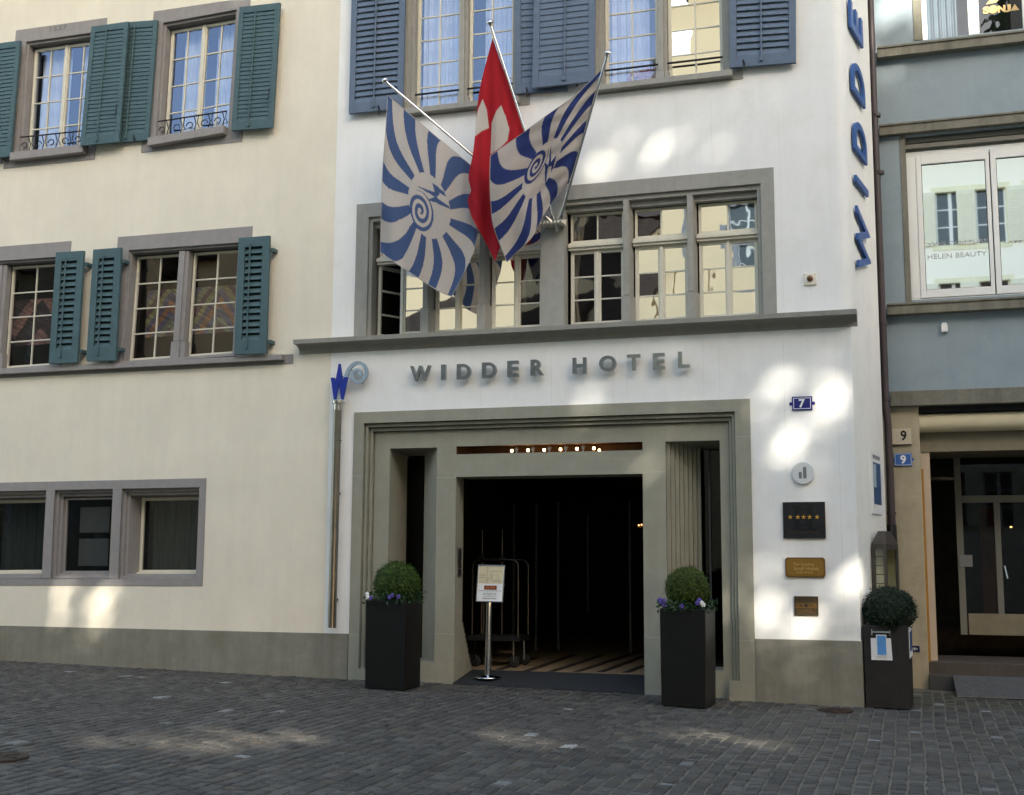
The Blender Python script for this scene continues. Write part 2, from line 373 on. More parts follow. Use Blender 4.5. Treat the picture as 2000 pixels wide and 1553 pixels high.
def louvre_shutter(q, name, paint, parent, y, th, nsl, stile, rails, tilt, gap=0.0, rod=True, split=0.5, mode='flat'):
    """louvred shutter leaf; y = front face plane offset (negative = proud of the wall)"""
    mb = MB(); su = stile/q.W; b0, t0 = rails[0]/q.H, rails[1]/q.H
    q.box(mb, 0, su, 0, 1, y, y+th); q.box(mb, 1-su, 1, 0, 1, y, y+th)
    q.box(mb, su, 1-su, 0, b0, y+0.001, y+th-0.001); q.box(mb, su, 1-su, 1-t0, 1, y+0.001, y+th-0.001)
    dv = (1-t0-b0)/nsl
    for k in range(nsl):
        v0 = b0+dv*k
        hv = dv*(1.15-gap)
        # slanted slat: lower edge to the street, upper edge to the wall
        yb, yt = {'flat': (y+0.007, y+0.021), 'down': (y+th-0.008, y+0.006), 'up': (y+0.006, y+th-0.008)}[mode]
        p = [q.P(su, v0, yb), q.P(1-su, v0, yb), q.P(1-su, v0+hv, yt), q.P(su, v0+hv, yt)]
        o = V((0, 0.006, 0.006))
        mb.hexa(p + [x+o for x in p])
    # open leaves get a dark sheet for the shade in the gaps
    ob = mb.build(name, paint, parent, bevel=0.003)
    if rod:
        r = MB(); us = split
        r.tube([q.P(us, b0*0.55, y-0.012), q.P(us, 1-t0*0.7, y-0.012)], 0.012, 8)
        r.obox(q.P(us, b0*0.5, y-0.010), (0.018,0,0), (0,0.012,0), (0,0,0.022))
        r.build('tilt_rod', paint, ob)
    return ob
def hooks(parent, pts):
    for p in pts:
        m = MB(); p = V(p)
        m.tube([p+V((0,0.06,0)), p+V((0,-0.10,0)), p+V((0.0,-0.115,0.05))], 0.010, 6)
        m.obox(p+V((0.01,-0.11,-0.03)), (0.012,0,0.0), (0,0.006,0), (0,0,0.05))
        m.build('shutter_catch', M['iron'], parent)

# wall sheet with rectangular holes
def holed(mb, x0, x1, z0, z1, holes, y=0.0):
    xs = sorted({x0, x1, *[h[0] for h in holes], *[h[1] for h in holes]}); zs = sorted({z0, z1, *[h[2] for h in holes], *[h[3] for h in holes]})
    xs = [x for x in xs if x0 <= x <= x1]; zs = [z for z in zs if z0 <= z <= z1]
    for a in range(len(xs)-1):
        for b in range(len(zs)-1):
            cx, cz = (xs[a]+xs[a+1])/2, (zs[b]+zs[b+1])/2
            if any(h[0] < cx < h[1] and h[2] < cz < h[3] for h in holes): continue
            mb.q((xs[a],y,zs[b]), (xs[a+1],y,zs[b]), (xs[a+1],y,zs[b+1]), (xs[a],y,zs[b+1]))
def shrink(b, k=0.03): return (b[0]+k, b[1]-k, b[2]+k, b[3]-k)

# ------------------------------------------------------------------ lettering
def glyph(ch, bold=0.0, extrude=0.0):
    cu = bpy.data.curves.new('glyph', 'FONT'); cu.body = ch; cu.size = 1.0; cu.offset = bold; cu.extrude = extrude; cu.resolution_u = 6
    ob = bpy.data.objects.new('glyph', cu); col.objects.link(ob)
    dg = bpy.context.evaluated_depsgraph_get()
    me = bpy.data.meshes.new_from_object(ob.evaluated_get(dg))
    bpy.data.objects.remove(ob); bpy.data.curves.remove(cu)
    return me
def lettering(mb, text, o, ux, uy, un, depth, bold=0.0, fit=None, height=None):
    """text as solid letters: o lower-left corner, ux/uy unit axes, un outward normal; fit = (w, h) box"""
    me = glyph(text, bold, 0.5)
    xs = [v.co.x for v in me.vertices]; ys = [v.co.y for v in me.vertices]
    x0, x1, y0, y1 = min(xs), max(xs), min(ys), max(ys)
    if fit: kx, ky = fit[0]/(x1-x0), fit[1]/(y1-y0)
    else: kx = ky = height/(y1-y0)
    o, ux, uy, un = V(o), V(ux), V(uy), V(un)
    i = len(mb.v)
    for v in me.vertices:
        mb.v.append(o + ux*((v.co.x-x0)*kx) + uy*((v.co.y-y0)*ky) + un*((v.co.z+0.5)*depth))
    for p in me.polygons:
        mb.f.append(tuple(i+k for k in p.vertices)); mb.m.append(mb.cur)
    bpy.data.meshes.remove(me)
    return (x1-x0)*kx
X, Z, OUT = V((1,0,0)), V((0,0,1)), V((0,-1,0))
def star(mb, c, r, th, ux=X, uz=Z, un=OUT):
    pts = [V(c)+V(ux)*(math.sin(math.pi*k/5)*(r if k % 2 == 0 else r*0.42))+V(uz)*(math.cos(math.pi*k/5)*(r if k % 2 == 0 else r*0.42)) for k in range(10)]
    mb.prism(pts, V(un)*th)

# ================================================================== CREAM HOUSE (left)
SEAM = -7.30
cream = thing('cream_house', 'old cream house with grey stone window bands and green shutters, left of the hotel', 'house', (-12, 0, gz(-12)))
# upper floor windows
WA = (Q((32,60),(210,35),(185,312),(7,330)), Q((51,82),(191,62.5),(174,289),(36,305)))
WB = (Q((301,23),(490,-5),(473,277),(276,298.5)), Q((319,45),(463,19),(447,252),(304,276)))
# middle floor pairs
WC = (Q((231,463.5),(494,442),(478,694),(212,711)), Q((252,489),(467,474),(455,690),(235,706)))
WD = (Q((-127,492),(140,471),(120,717),(-148,734)), Q((-106,517),(112,502),(98,713),(-124,729)))
# street level triple
WE_out = Q((-78,944.5),(403.5,934),(396,1145),(-88,1143))
WE = [Q((-62,961),(91,958),(82,1130),(-70,1131)), Q((107.5,957),(221,954.6),(213,1130),(99.5,1130)), Q((239,954.6),(390,952),(383,1131),(231,1131))]
mb = MB()
grow = lambda b, k=0.03: (b[0]-k, b[1]+k, b[2]-k, b[3]+k)
holes = [grow(w[1].bounds()) for w in (WA, WB, WC, WD)]
be = [w.bounds() for w in WE]; holes.append((be[0][0]-0.02, be[2][1]+0.02, min(b[2] for b in be)-0.02, max(b[3] for b in be)+0.02))
holed(mb, -24, SEAM, 0, 11.4, holes)
mb.build('wall', M['cream'], cream)
mb = MB(); mb.q((-24,0,0),(-24,0,11.4),(-24,9,11.4),(-24,9,0)); mb.q((-24,9,0),(-24,9,11.4),(SEAM,9,11.4),(SEAM,9,0)); mb.build('rear_wall', M['cream'], cream)
mb = MB(); mb.prism([(-24.5,-0.7,11.4),(-24.5,9.5,11.4),(-24.5,4.4,12.6)], (17.2,0,0)); mb.build('roof', M['roof'], cream)
zpl = at(340, 1230, -0.02).z
mb = MB(); mb.box(-24, -6.94, -0.025, 0.0, -0.4, zpl)
mb.build('plinth', M['plinth'], cream, bevel=0.004)
def upper_window(wo, wi, curt):
    mb = MB()
    i1 = wi.inset(0.035, 0.035, 0.04, 0.0)
    surround(mb, wo, [(wi, -0.008), (wi, 0.035), (i1, 0.035), (i1, 0.30)])
    win = mb.build('window', M['greytrim'], cream)
    zs = MB(); a, b = wi.c[0], wi.c[1]
    sl = MB()
    wi.box(sl, -0.045, 0.985, -0.055, 0.012, -0.125, 0.24)
    sl.build('sill', M['greytrim'], win, bevel=0.006)
    sb, pn = MB(), MB()
    half = i1.P(0.5, 0.5, 0)
    for h in (0, 1):
        c = Q.__new__(Q); u0, u1 = (0.012, 0.5) if h == 0 else (0.5, 0.988)
        c.c = [i1.P(u0,0.0,0), i1.P(u1,0.0,0), i1.P(u1,0.985,0), i1.P(u0,0.985,0)]; c._m()
        us, vv = sash(sb, c, 0.150, 2, 4, 0.045, 0.02)
        pn = MB(); panes(pn, c, us, vv, 0.175); pn.build('pane', M['g_up'], win)
    i1.box(sb, 0.478, 0.522, 0.0, 0.985, 0.135, 0.149)
    sb.tube([i1.P(0.49,0.21,0.125), i1.P(0.46,0.22,0.11)], 0.007, 6)
    sb.build('sash', M['sash'], win, bevel=0.003)
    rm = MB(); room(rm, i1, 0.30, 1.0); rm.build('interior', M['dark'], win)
    cu = MB()
    for (u0, u1) in curt: curtain(cu, i1, 0.34, u0, u1, 0, 1, max(3, int(9*(u1-u0))))
    cu.build('curtain', M['curtain'], win)
    rl = MB(); y = -0.03
    rl.tube([wi.P(0.03,0.155,y), wi.P(0.97,0.145,y)], 0.011, 6)
    for k in range(5):
        u = 0.10+0.19*k; s = 1 if k % 2 else -1
        pts = []
        for j in range(17):
            t = j/16*5.2; r = 0.062*(1-0.55*j/16)
            pts.append(wi.P(u+s*r*math.cos(t)/wi.W, 0.075+r*math.sin(t)/wi.H, y))
        rl.tube(pts, 0.008, 5)
        rl.tube([wi.P(u+0.05,0.15,y), wi.P(u+0.085,0.08,y), wi.P(u+0.06,0.015,y)], 0.008, 5)
        rl.tube([wi.P(u+0.11,0.15,y), wi.P(u+0.10,0.09,y), wi.P(u+0.13,0.05,y)], 0.007, 5)
    rl.build('railing', M['iron'], win)
    return win
upper_window(*WA, [(0.03, 0.47), (0.62, 0.97)]); upper_window(*WB, [(0.14, 0.48), (0.62, 0.97)])
# carved year on the left lintel
mb = MB()
a = at(98, 62, -0.009); lettering(mb, '1527', a, (WA[0].c[2]-WA[0].c[3]).normalized(), Z, OUT, 0.002, -0.012, fit=(0.30, 0.075))
mb.build('carved_year', M['carve'], cream)
YS = -0.085
louvre_shutter(Q((-52,92),(41,80),(21,306),(-74,318),YS-0.02), 'shutter', M['greenp'], cream, -0.02, 0.045, 26, 0.075, (0.13,0.10), 1, 0.0, split=0.42)
louvre_shutter(Q((236,45),(309,40),(291,274),(216,281),YS+0.03), 'shutter', M['greenp'], cream, -0.02, 0.04, 26, 0.075, (0.13,0.10), 1, 0.0, split=0.42)
sh = louvre_shutter(Q((180,53),(252,43),(233,278),(158,285.5),YS-0.06), 'shutter', M['greenp'], cream, -0.02, 0.045, 26, 0.075, (0.13,0.10), 1, 0.0, split=0.44)
sh2 = louvre_shutter(Q((469,15),(548,6),(533,250),(453,256),YS-0.02), 'shutter', M['greenp'], cream, -0.02, 0.045, 26, 0.075, (0.13,0.10), 1, 0.0, split=0.42)
for par, p in ((sh, (227,215)), (sh2, (525,185))):
    hb = MB(); c = at(*p, -0.18); hb.tube([c+V((0,0.03,0.09)), c+V((0,0,0.08)), c+V((-0.005,0,-0.06)), c+V((-0.04,0,-0.075))], 0.006, 6)
    hb.build('pull_handle', M['iron'], par)
hooks(cream, [at(180,283,0), at(269,275,0), at(478,250,0), at(12,314,0)])

def pair_window(wo, wi, art):
    mb = MB(); i1 = wi.inset(0.03, 0.03, 0.035, 0.0)
    surround(mb, wo, [(wi, -0.008), (wi, 0.035), (i1, 0.035), (i1, 0.26)])
    # stone mullion, chamfered with a plain foot block
    for (hu, v0, v1, y0) in ((0.042, 0.155, 0.985, 0.02), (0.060, 0.0, 0.15, 0.02)):
        i1.box(mb, 0.5-hu, 0.5+hu*0.25, v0, v1, y0, 0.16)
        i1.box(mb, 0.5+hu*0.25, 0.5+hu, v0, v1, y0+0.03, 0.16)
    win = mb.build('window', M['greytrim'], cream, bevel=0.004)
    sb, pn = MB(), MB()
    for (u0, u1) in ((0.004, 0.455), (0.545, 0.996)):
        c = Q.__new__(Q); c.c = [i1.P(u0,0.012,0), i1.P(u1,0.012,0), i1.P(u1,0.985,0), i1.P(u0,0.985,0)]; c._m()
        sb, pn = MB(), MB()
        us, vv = sash(sb, c, 0.165, 2, 4, 0.035, 0.02); panes(pn, c, us, vv, 0.185, 0.004)
        sb.build('sash', M['sash'], win, bevel=0.003); pn.build('pane', M['g_art'], win)
    rm = MB(); room(rm, i1, 0.26, 1.1); rm.build('interior', M['dark'], win)
    # a hung canvas of coloured diagonal strokes just behind the glass
    n = 70; g = MB(); cols = []
    g.grid(lambda a, b: i1.P(0.03+0.94*a, 0.26+0.44*b, 0.42), n, n)
    pal = art
    for a in range(n+1):
        for b in range(n+1):
            u, v = a/n, b/n
            w = abs(((u*2.0) % 1.0)-0.5)*2; s = (v*1.6+w*1.3)+0.10*noise.noise(V((u*9, v*3, 1.0)))
            base = V(pal[int(s*3.2) % len(pal)])
            streakv = 0.55+0.6*noise.noise(V(((u+v*0.7)*38, (v-u)*3.0, 4.0)))
            g_ = (base.x+base.y+base.z)/3; cols.append((base*0.75+V((g_,g_,g_*1.1))*0.25)*max(0.15, streakv)*1.7)
    ob = g.build('canvas', [M['art']], win, cols=cols)
    return win
M['art'] = attr_mat('painted_canvas', 0.9, 0, 0.25, 30)
pair_window(*WC, [(0.12,0.05,0.06), (0.20,0.20,0.10), (0.11,0.11,0.17), (0.30,0.12,0.03), (0.10,0.08,0.14), (0.24,0.22,0.06)])
pair_window(*WD, [(0.30,0.13,0.09), (0.22,0.10,0.08), (0.05,0.03,0.03), (0.06,0.035,0.035), (0.04,0.03,0.03)])
def open_shutter(tl, tr, br, bl, side):
    q = Q(tl, tr, br, bl, -0.16)
    ob = louvre_shutter(q, 'shutter', M['greenp'], cream, 0.0, 0.05, 14, 0.105, (0.20,0.14), 1, 0.42, split=0.40, mode='up')
    hb = MB()
    for v in (0.1, 0.88): hb.box(q.P(1,v,0).x-0.01, q.P(1,v,0).x+0.05, -0.12, 0.0, q.P(1,v,0).z-0.02, q.P(1,v,0).z+0.03)
    hb.build('hinge', M['greenp'], ob)
    bk = MB(); q.box(bk, 0.13, 0.87, 0.08, 0.94, 0.058, 0.064); bk.build('gap_shade_sheet', M['gapshade'], ob)  # dark sheet added behind the slats for the shade in their gaps
M['gapshade'] = mat('green_gap_shade', (0.012, 0.028, 0.026), 0.7, var=0.15)
open_shutter((109,493),(163,489.5),(150,708),(95,710.5), 1)
open_shutter((182,487.5),(236,483.5),(225,704),(168,705), -1)
open_shutter((466,465),(526,460),(519,690.5),(457,692), 1)
# sill course under the middle windows
zA = at(0, 724, -0.09).z; zB = at(551, 692, -0.09).z
mb = MB(); xe = at(551, 692, -0.09).x
mb.hexa([(-24,-0.10,zA-0.075),(xe,-0.10,zB-0.075),(xe,-0.10,zB),(-24,-0.10,zA),(-24,0.03,zA-0.075),(xe,0.03,zB-0.075),(xe,0.03,zB+0.01),(-24,0.03,zA+0.01)])
xe2 = at(573, 700, 0).x; zb2 = at(573, 711, 0).z; za2 = at(0, 739, 0).z
mb.hexa([(-24,-0.007,za2),(xe2,-0.007,zb2),(xe2,-0.007,zB+0.012),(-24,-0.007,zA+0.012),(-24,0.02,za2),(xe2,0.02,zb2),(xe2,0.02,zB+0.012),(-24,0.02,zA+0.012)])
mb.build('sill_course', M['greytrim'], cream, bevel=0.005)
# street windows in one stone frame
mb = MB(); y = -0.008
ox = [p for p in WE_out.loop(y)]
bw = be
allx0, allx1 = WE_out.bounds()[:2]
us_ = lambda q: (q.c[0], q.c[1], q.c[2], q.c[3])
# band pieces: top, bottom and the uprights between openings
W3 = WE
def band(a, b, c, d): mb.hexa([V((p.x, y, p.z)) for p in (a, b, c, d)] + [V((p.x, 0.02, p.z)) for p in (a, b, c, d)])
O = WE_out
band(O.c[0], O.c[1], W3[2].c[1], W3[0].c[0]); band(W3[0].c[3], W3[2].c[2], O.c[2], O.c[3])
band(O.c[0], W3[0].c[0], W3[0].c[3], O.c[3]); band(W3[2].c[1], O.c[1], O.c[2], W3[2].c[2])
for k in (0, 1): band(W3[k].c[1], W3[k+1].c[0], W3[k+1].c[3], W3[k].c[2])
mb.build('window_band', M['greytrim'], cream, bevel=0.003)
for k, w in enumerate(W3):
    mb = MB(); i1 = w.inset(0.035,0.035,0.045,0.04); i2 = i1.inset(0.035,0.035,0.045,0.03); i3 = i2.inset(0.0 if k == 1 else 0.04, 0.0 if k == 1 else 0.04, 0.02, 0.0)
    dd = 0.16 if k == 1 else 0.32
    mb.loops([w.loop(-0.009), w.loop(0.05), i1.loop(0.05), i1.loop(0.10), i2.loop(0.10), i3.loop(dd+0.05)])
    win = mb.build('window', M['greytrim'], cream, bevel=0.003)
    sb, pn = MB(), MB()
    us, vv = sash(sb, i3, dd, 1, 1, 0.045 if k != 1 else 0.03, 0.02, 0.04)
    if k != 1: i3.box(sb, 0, 1, -0.02, 0.025, dd-0.05, dd)
    panes(pn, i3, us, vv, dd+0.02, 0.0)
    sb.build('sash', M['sash'] if k != 1 else M['greytrim'], win, bevel=0.003); pn.build('pane', M['g_low'], win)
    rm = MB(); room(rm, i3, dd+0.05, dd+0.7); rm.build('interior', M['dark'], win)
    if k != 1:
        cu = MB(); curtain(cu, i3, dd+0.20, 0.08, 1, 0, 1, 7, 0.02); cu.build('curtain', M['greycurtain'], win)
    else:
        pb = MB(); i3.box(pb, 0.22, 0.82, 0.10, 0.46, dd+0.10, dd+0.11); i3.box(pb, 0.22, 0.82, 0.54, 0.88, dd+0.10, dd+0.11)
        pb.build('notice_board', M['dgrey'], win)

# ================================================================== WHITE HOTEL
CX = -0.47
hotel = thing('white_hotel', 'white rendered hotel with blue shutters, a grey stone portal and a cornice above it', 'hotel', (-4, 0, gz(-4)))
zs1 = (at(803,212.5,-0.10).z + at(935,195,-0.10).z)/2; zs2 = (at(1280,154,-0.10).z + at(1433,134.5,-0.10).z)/2
F = Q.rect(at(794,110).x, at(1013,110).x, zs1, zs1+2.25); G = Q.rect(at(1163,80).x, at(1425,80).x, zs2, zs2+2.25)
BZ0 = 4.735
B = Q.rect(at(718,540).x, at(1488,480).x, BZ0, (at(721,426).z+at(1487,357).z)/2)
Bo = Q.rect(at(694,530).x, at(1514,460).x, BZ0-0.01, (at(696,403).z+at(1512,323).z)/2)
PX0, PX1, PZ = -6.93, -1.68, 3.705
mb = MB()
hp = (PX0+0.06, PX1-0.06, -0.5, PZ-0.06)
holed(mb, SEAM, CX, -0.5, 4.62, [hp]); 
holed(mb, SEAM, CX-0.14, 4.62, 11.3, [grow(F.bounds()), grow(G.bounds()), grow(B.bounds())])
# rounded corner above the cornice, sharp below, then the slanting side wall
ang = R_(10.0); SD = V((math.sin(ang), math.cos(ang), 0)); SN = V((math.cos(ang), -math.sin(ang), 0))
CC = V((CX, 0, 0)); SE = CC + SD*1.78
arc = []
p0, p1, p2 = V((CX-0.14,0,0)), CC, CC+SD*0.16
for k in range(13):
    t = k/12; arc.append(p0*(1-t)**2+p1*(2*t*(1-t))+p2*t*t)
mb.loops([[p+V((0,0,4.62)) for p in arc], [p+V((0,0,11.3)) for p in arc]], close=False)
mb.q(p2+V((0,0,4.62)), SE+V((0,0,4.62)), SE+V((0,0,11.3)), p2+V((0,0,11.3)))
mb.q(CC+V((0,0,-0.5)), SE+V((0,0,-0.5)), SE+V((0,0,4.62)), CC+V((0,0,4.62)))
mb.q(SE+V((0,0,-0.5)), SE+V((-0.3,0.0,-0.5)), SE+V((-0.3,0.0,11.3)), SE+V((0,0,11.3)))
wl = mb.build('wall', M['white'], hotel)
mb = MB(); mb.q((SEAM,12,0),(SEAM,12,11.3),(CX,12,11.3),(CX,12,0)); mb.build('rear_wall', M['white'], hotel)
for p in wl.data.polygons:
    if abs(p.normal.x) > 0.05 and abs(p.normal.y) > 0.05 and p.area < 1.5: p.use_smooth = True
mb = MB(); mb.prism([(SEAM,-0.8,11.3),(SEAM,9.5,11.3),(SEAM,4.4,12.5)], (7.0,0,0)); mb.build('roof', M['roof'], hotel)
mb = MB(); zp = at(1580,1250,-0.02).z
mb.box(PX1+0.004, CX+0.012, -0.022, 0.0, -0.4, zp)
mb.hexa([CC+V((0,-0.021,-0.4)), SE+V((0,0,-0.4)), SE+V((0,0,zp)), CC+V((0,-0.021,zp))]+[p+SN*0.012 for p in (CC+V((0,-0.021,-0.4)), SE+V((0,0,-0.4)), SE+V((0,0,zp)), CC+V((0,-0.021,zp)))])
mb.build('plinth', M['plinth'], hotel, bevel=0.004)
# cornice: slab on a hollow moulding
zc = (at(575,665,-0.2).z + at(1672,602,-0.2).z)/2; x0, x1 = at(570,668,-0.20).x, at(1673,604,-0.20).x
prof = [(0.0, zc+0.015), (-0.21, zc), (-0.20, zc-0.058), (-0.13, zc-0.058)]
for k in range(9):
    t = k/8*math.pi/2; prof.append((-0.13+0.115*math.sin(t), zc-0.062-0.075*(1-math.cos(t))))
prof += [(-0.012, zc-0.172), (0.0, zc-0.172)]
mb = MB(); mb.prism([(x0+0.02, a, b) for a, b in prof], (x1-x0-0.02, 0, 0))
cor = mb.build('cornice', M['hoteltrim'], hotel)
def lights(win, q, spec, vs_top, mgl, curt=None):
    pass
def hotel_pair(q, gl, curts, blue=True):
    """double window with mouldings, central mullion, iron guard rail"""
    mb = MB(); q1 = q.inset(0.05,0.05,0.06,0); q2 = q1.inset(0.05,0.05,0.06,0)
    o = Q.rect(q.c[0].x-0.03, q.c[1].x+0.16, q.c[0].z-0.10, q.c[2].z+0.28)
    surround(mb, o, [(q, -0.008), (q, 0.03), (q1, 0.03), (q1, 0.065), (q2, 0.065), (q2, 0.24)])
    for hu, v0, v1 in ((0.036, 0.075, 0.99), (0.052, 0.0, 0.075)):
        q2.box(mb, 0.5-hu, 0.5+hu*0.3, v0, v1, 0.05, 0.17); q2.box(mb, 0.5+hu*0.3, 0.5+hu, v0, v1, 0.085, 0.17)
    win = mb.build('window', M['hoteltrim'], hotel, bevel=0.003)
    sl = MB(); q.box(sl, -0.03, 1.02, -0.035, 0.0, -0.115, 0.20); sl.build('sill', M['hoteltrim'], win, bevel=0.006)
    sb, pn, rl = MB(), MB(), MB()
    for u0, u1 in ((0.0, 0.46), (0.54, 1.0)):
        c = Q.__new__(Q); c.c = [q2.P(u0,0.0,0), q2.P(u1,0.0,0), q2.P(u1,1,0), q2.P(u0,1,0)]; c._m()
        sb, pn, rl = MB(), MB(), MB()
        us, vv = sash(sb, c, 0.155, 2, 6, 0.045, 0.02); panes(pn, c, us, vv, 0.175, 0.003)
        rl.tube([c.P(-0.06,0.125,0.10), c.P(1.05,0.125,0.10)], 0.014, 8)
        sb.build('sash', M['sash'], win, bevel=0.003); pn.build('pane', gl[0 if u0 < 0.3 else 1] if isinstance(gl, list) else gl, win); rl.build('guard_rail', M['iron'], win)
    rm = MB(); room(rm, q2, 0.24, 1.1); rm.build('interior', M['dark'], win)
    cu = MB()
    for a, b in curts: curtain(cu, q2, 0.33, a, b, 0, 1, max(3, int(14*(b-a))))
    cu.build('curtain', M['curtain'], win)
    return win
M['g_hup'] = glass('sky_reflecting_glass', 0.15, (0.85, 0.88, 0.92), (0.56, 0.68, 0.95), 0.12)
hotel_pair(F, M['g_hup'], [(0.02, 0.46), (0.66, 0.98)])
M['g_hup2'] = glass('house_reflecting_glass', 0.62, (0.8, 0.83, 0.9), (0.9, 0.92, 0.95), 0.35, 2.6)
hotel_pair(G, [M['g_hup'], M['g_bay']], [(0.0, 0.36)])
# shutters on the upper floor
def blue_shutter(tl, tr, br, bl, y, split, mode='flat'):
    q = Q(tl, tr, br, bl, y)
    return louvre_shutter(q, 'shutter', M['bluep'], hotel, 0.0, 0.045, int(q.H/0.094), 0.085, (0.15,0.12), 1, 0.10 if mode == 'up' else 0.0, split=split, mode=mode)
blue_shutter((690,-150),(795,-165),(786,211),(681,222), -0.10, 0.47, 'up')
blue_shutter((1004,-195),(1110,-205),(1107,176),(1006,183.5), -0.06, 0.47)
h2 = blue_shutter((1047,-195),(1163.5,-212),(1161,158.5),(1039,171.8), -0.16, 0.52)
h3 = blue_shutter((1423,-240),(1553,-250),(1554.5,122),(1425.5,132), -0.10, 0.48, 'up')
hooks(hotel, [at(745,218,0), at(1033,184,0), at(1130,164,0), at(1454,131,0)])

# the long window band on the first floor
mb = MB()
b1 = B.inset(0.05,0.05,0.06,0.0)
surround(mb, Bo, [(B, -0.008), (B, 0.03), (b1, 0.03), (b1, 0.25)])
xb = lambda px, py=500: at(px, py, 0.03).x
pier0, pier1 = xb(1057), xb(1103)
zt = b1.c[2].z
lx0, lx1 = b1.c[0].x, b1.c[1].x
groups = [(lx0, pier0), (pier1, lx1)]
mb.box(pier0, pier1, -0.004, 0.2, BZ0, zt+0.1)
lightsx = []
for gi, (a, b) in enumerate(groups):
    w = (b-a)/3; m = 0.10
    for k in (1, 2):
        c = a+w*k
        for hw, z0, z1 in ((m/2, BZ0+0.36, zt), (m/2+0.03, BZ0, BZ0+0.355)):
            mb.hexa([(c-hw,0.02,z0),(c+hw*0.45,0.02,z0),(c+hw*0.45,0.02,z1),(c-hw,0.02,z1),(c-hw,0.22,z0),(c+hw,0.22,z0),(c+hw,0.22,z1),(c-hw,0.22,z1)])
    for k in range(3):
        lightsx.append((a+w*k+(m/2 if k else 0.02)-0.0, a+w*(k+1)-(m/2 if k < 2 else 0.0)))
# hood moulding at the head of each opening
mb.box(lx0, lx1, 0.10, 0.2, zt-0.075, zt)
bay = mb.build('window', M['hoteltrim'], hotel, bevel=0.004)
zt2 = zt-0.075
kinds = ['dim', 'bay', 'bay', 'mix', 'bay', 'bay']
for k, (a, b) in enumerate(lightsx):
    sb, pb, pd = MB(), MB(), MB()
    full = Q.rect(a, b, BZ0, zt2)
    zt_tr = BZ0+(zt2-BZ0)*0.705
    yS = 0.19
    top = Q.rect(a+0.02, b-0.02, zt_tr+0.045, zt2-0.01)
    us, vv = sash(sb, top, yS, 2, 1, 0.03, 0.02)
    panes(pb if kinds[k] != 'mix' else pd, top, us, vv, yS+0.02, 0.004) if k != 3 else (panes(pd, top, us[:2], vv, yS+0.02, 0.004), panes(pb, top, us[1:], vv, yS+0.02, 0.004))
    sb.box(a, b, yS-0.05, yS+0.05, zt_tr-0.055, zt_tr+0.045)
    sb.box(a, b, yS-0.075, yS-0.05, zt_tr-0.02, zt_tr+0.02)
    for h in (0, 1):
        m = (a+b)/2
        c = Q.rect(a+0.02 if h == 0 else m, m if h == 0 else b-0.02, BZ0+0.02, zt_tr-0.055)
        if k == 0 and h == 0: continue
        us, vv = sash(sb, c, yS, 1, 3, 0.045, 0.02)
        tgt = pb
        if k == 3: tgt = pd
        if k == 2 and h == 1: tgt = pd
        pm = MB(); panes(pm, c, us, vv, yS+0.02, 0.0035); pm.build('pane' if tgt is pb else 'dark_pane', M['g_bay'] if tgt is pb else M['g_bayd'], bay)
    sb.box((a+b)/2-0.022, (a+b)/2+0.022, yS-0.018, yS-0.001, BZ0+0.02, zt_tr-0.055)
    if k == 0:   # one casement stands open into the room
        hx = a+0.03; n = 0.42
        for v0, v1 in ((0, 0.05), (0.31, 0.335), (0.64, 0.665), (0.95, 1.0)):
            hh = zt_tr-0.055-BZ0-0.02
            sb.obox((hx+0.12, yS+0.22, BZ0+0.02+hh*(v0+v1)/2), (0.12, 0.2, 0), (0.015,-0.008,0), (0,0,hh*(v1-v0)/2))
        for d in (0.0, 1.0): sb.obox((hx+0.24*d, yS+0.02+0.4*d, (BZ0+zt_tr)/2), (0.022,0,0), (0,0.022,0), (0,0,(zt_tr-BZ0)/2-0.04))
    sb.build('sash', M['sash'], bay, bevel=0.003)
    if pb.v: pb.build('pane', M['g_bay'], bay)
    if pd.v: pd.build('dark_pane', M['g_bayd'], bay)
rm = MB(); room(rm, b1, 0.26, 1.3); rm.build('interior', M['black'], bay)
cu = MB(); a, b = lightsx[3]
q = Q.rect(a, b, BZ0, zt2)
def drape(q, y, side):
    def fn(s, t):
        w = 0.10+0.16*abs(t-0.35)**1.3*1.6
        u = w*s if side < 0 else 0.50-w*s*0.55*(1.0 if t < 0.4 else 0.15)
        return q.P(u, t, y+0.02*math.sin(s*16+t*3))
    cu.grid(fn, 20, 14)
drape(q, 0.36, -1); drape(q, 0.36, 1)
a, b = lightsx[2]; q = Q.rect(a, b, BZ0, zt2)
cu.grid(lambda s, t: q.P(0.52+0.09*s*(0.6+0.8*abs(t-0.4)), 0.25+0.45*t, 0.36+0.02*math.sin(s*14)), 16, 10)
cu.build('curtain', M['creamcurtain'], bay)

m_ = MB()
for px, py0, py1 in ((938,700,795),(1077,692,790),(1199,685,786),(1225,682,785),(1375,676,780),(1406,674,779),(1544,660,1240),(1650,640,1240)):
    m_ = MB(); a_, b_ = at(px, py1, 0), at(px, py0, 0); m_.box(a_.x-0.0035, a_.x+0.0035, -0.0022, 0.001, a_.z, b_.z); m_.build('render_seam', M['seam'], hotel)
for px, py0, py1 in ((1323,200,330),(1391,190,325),(1530,215,600)):
    m_ = MB(); a_, b_ = at(px, py1, 0), at(px, py0, 0); m_.box(a_.x-0.003, a_.x+0.003, -0.0022, 0.001, a_.z, b_.z); m_.build('render_seam', M['seam'], hotel)
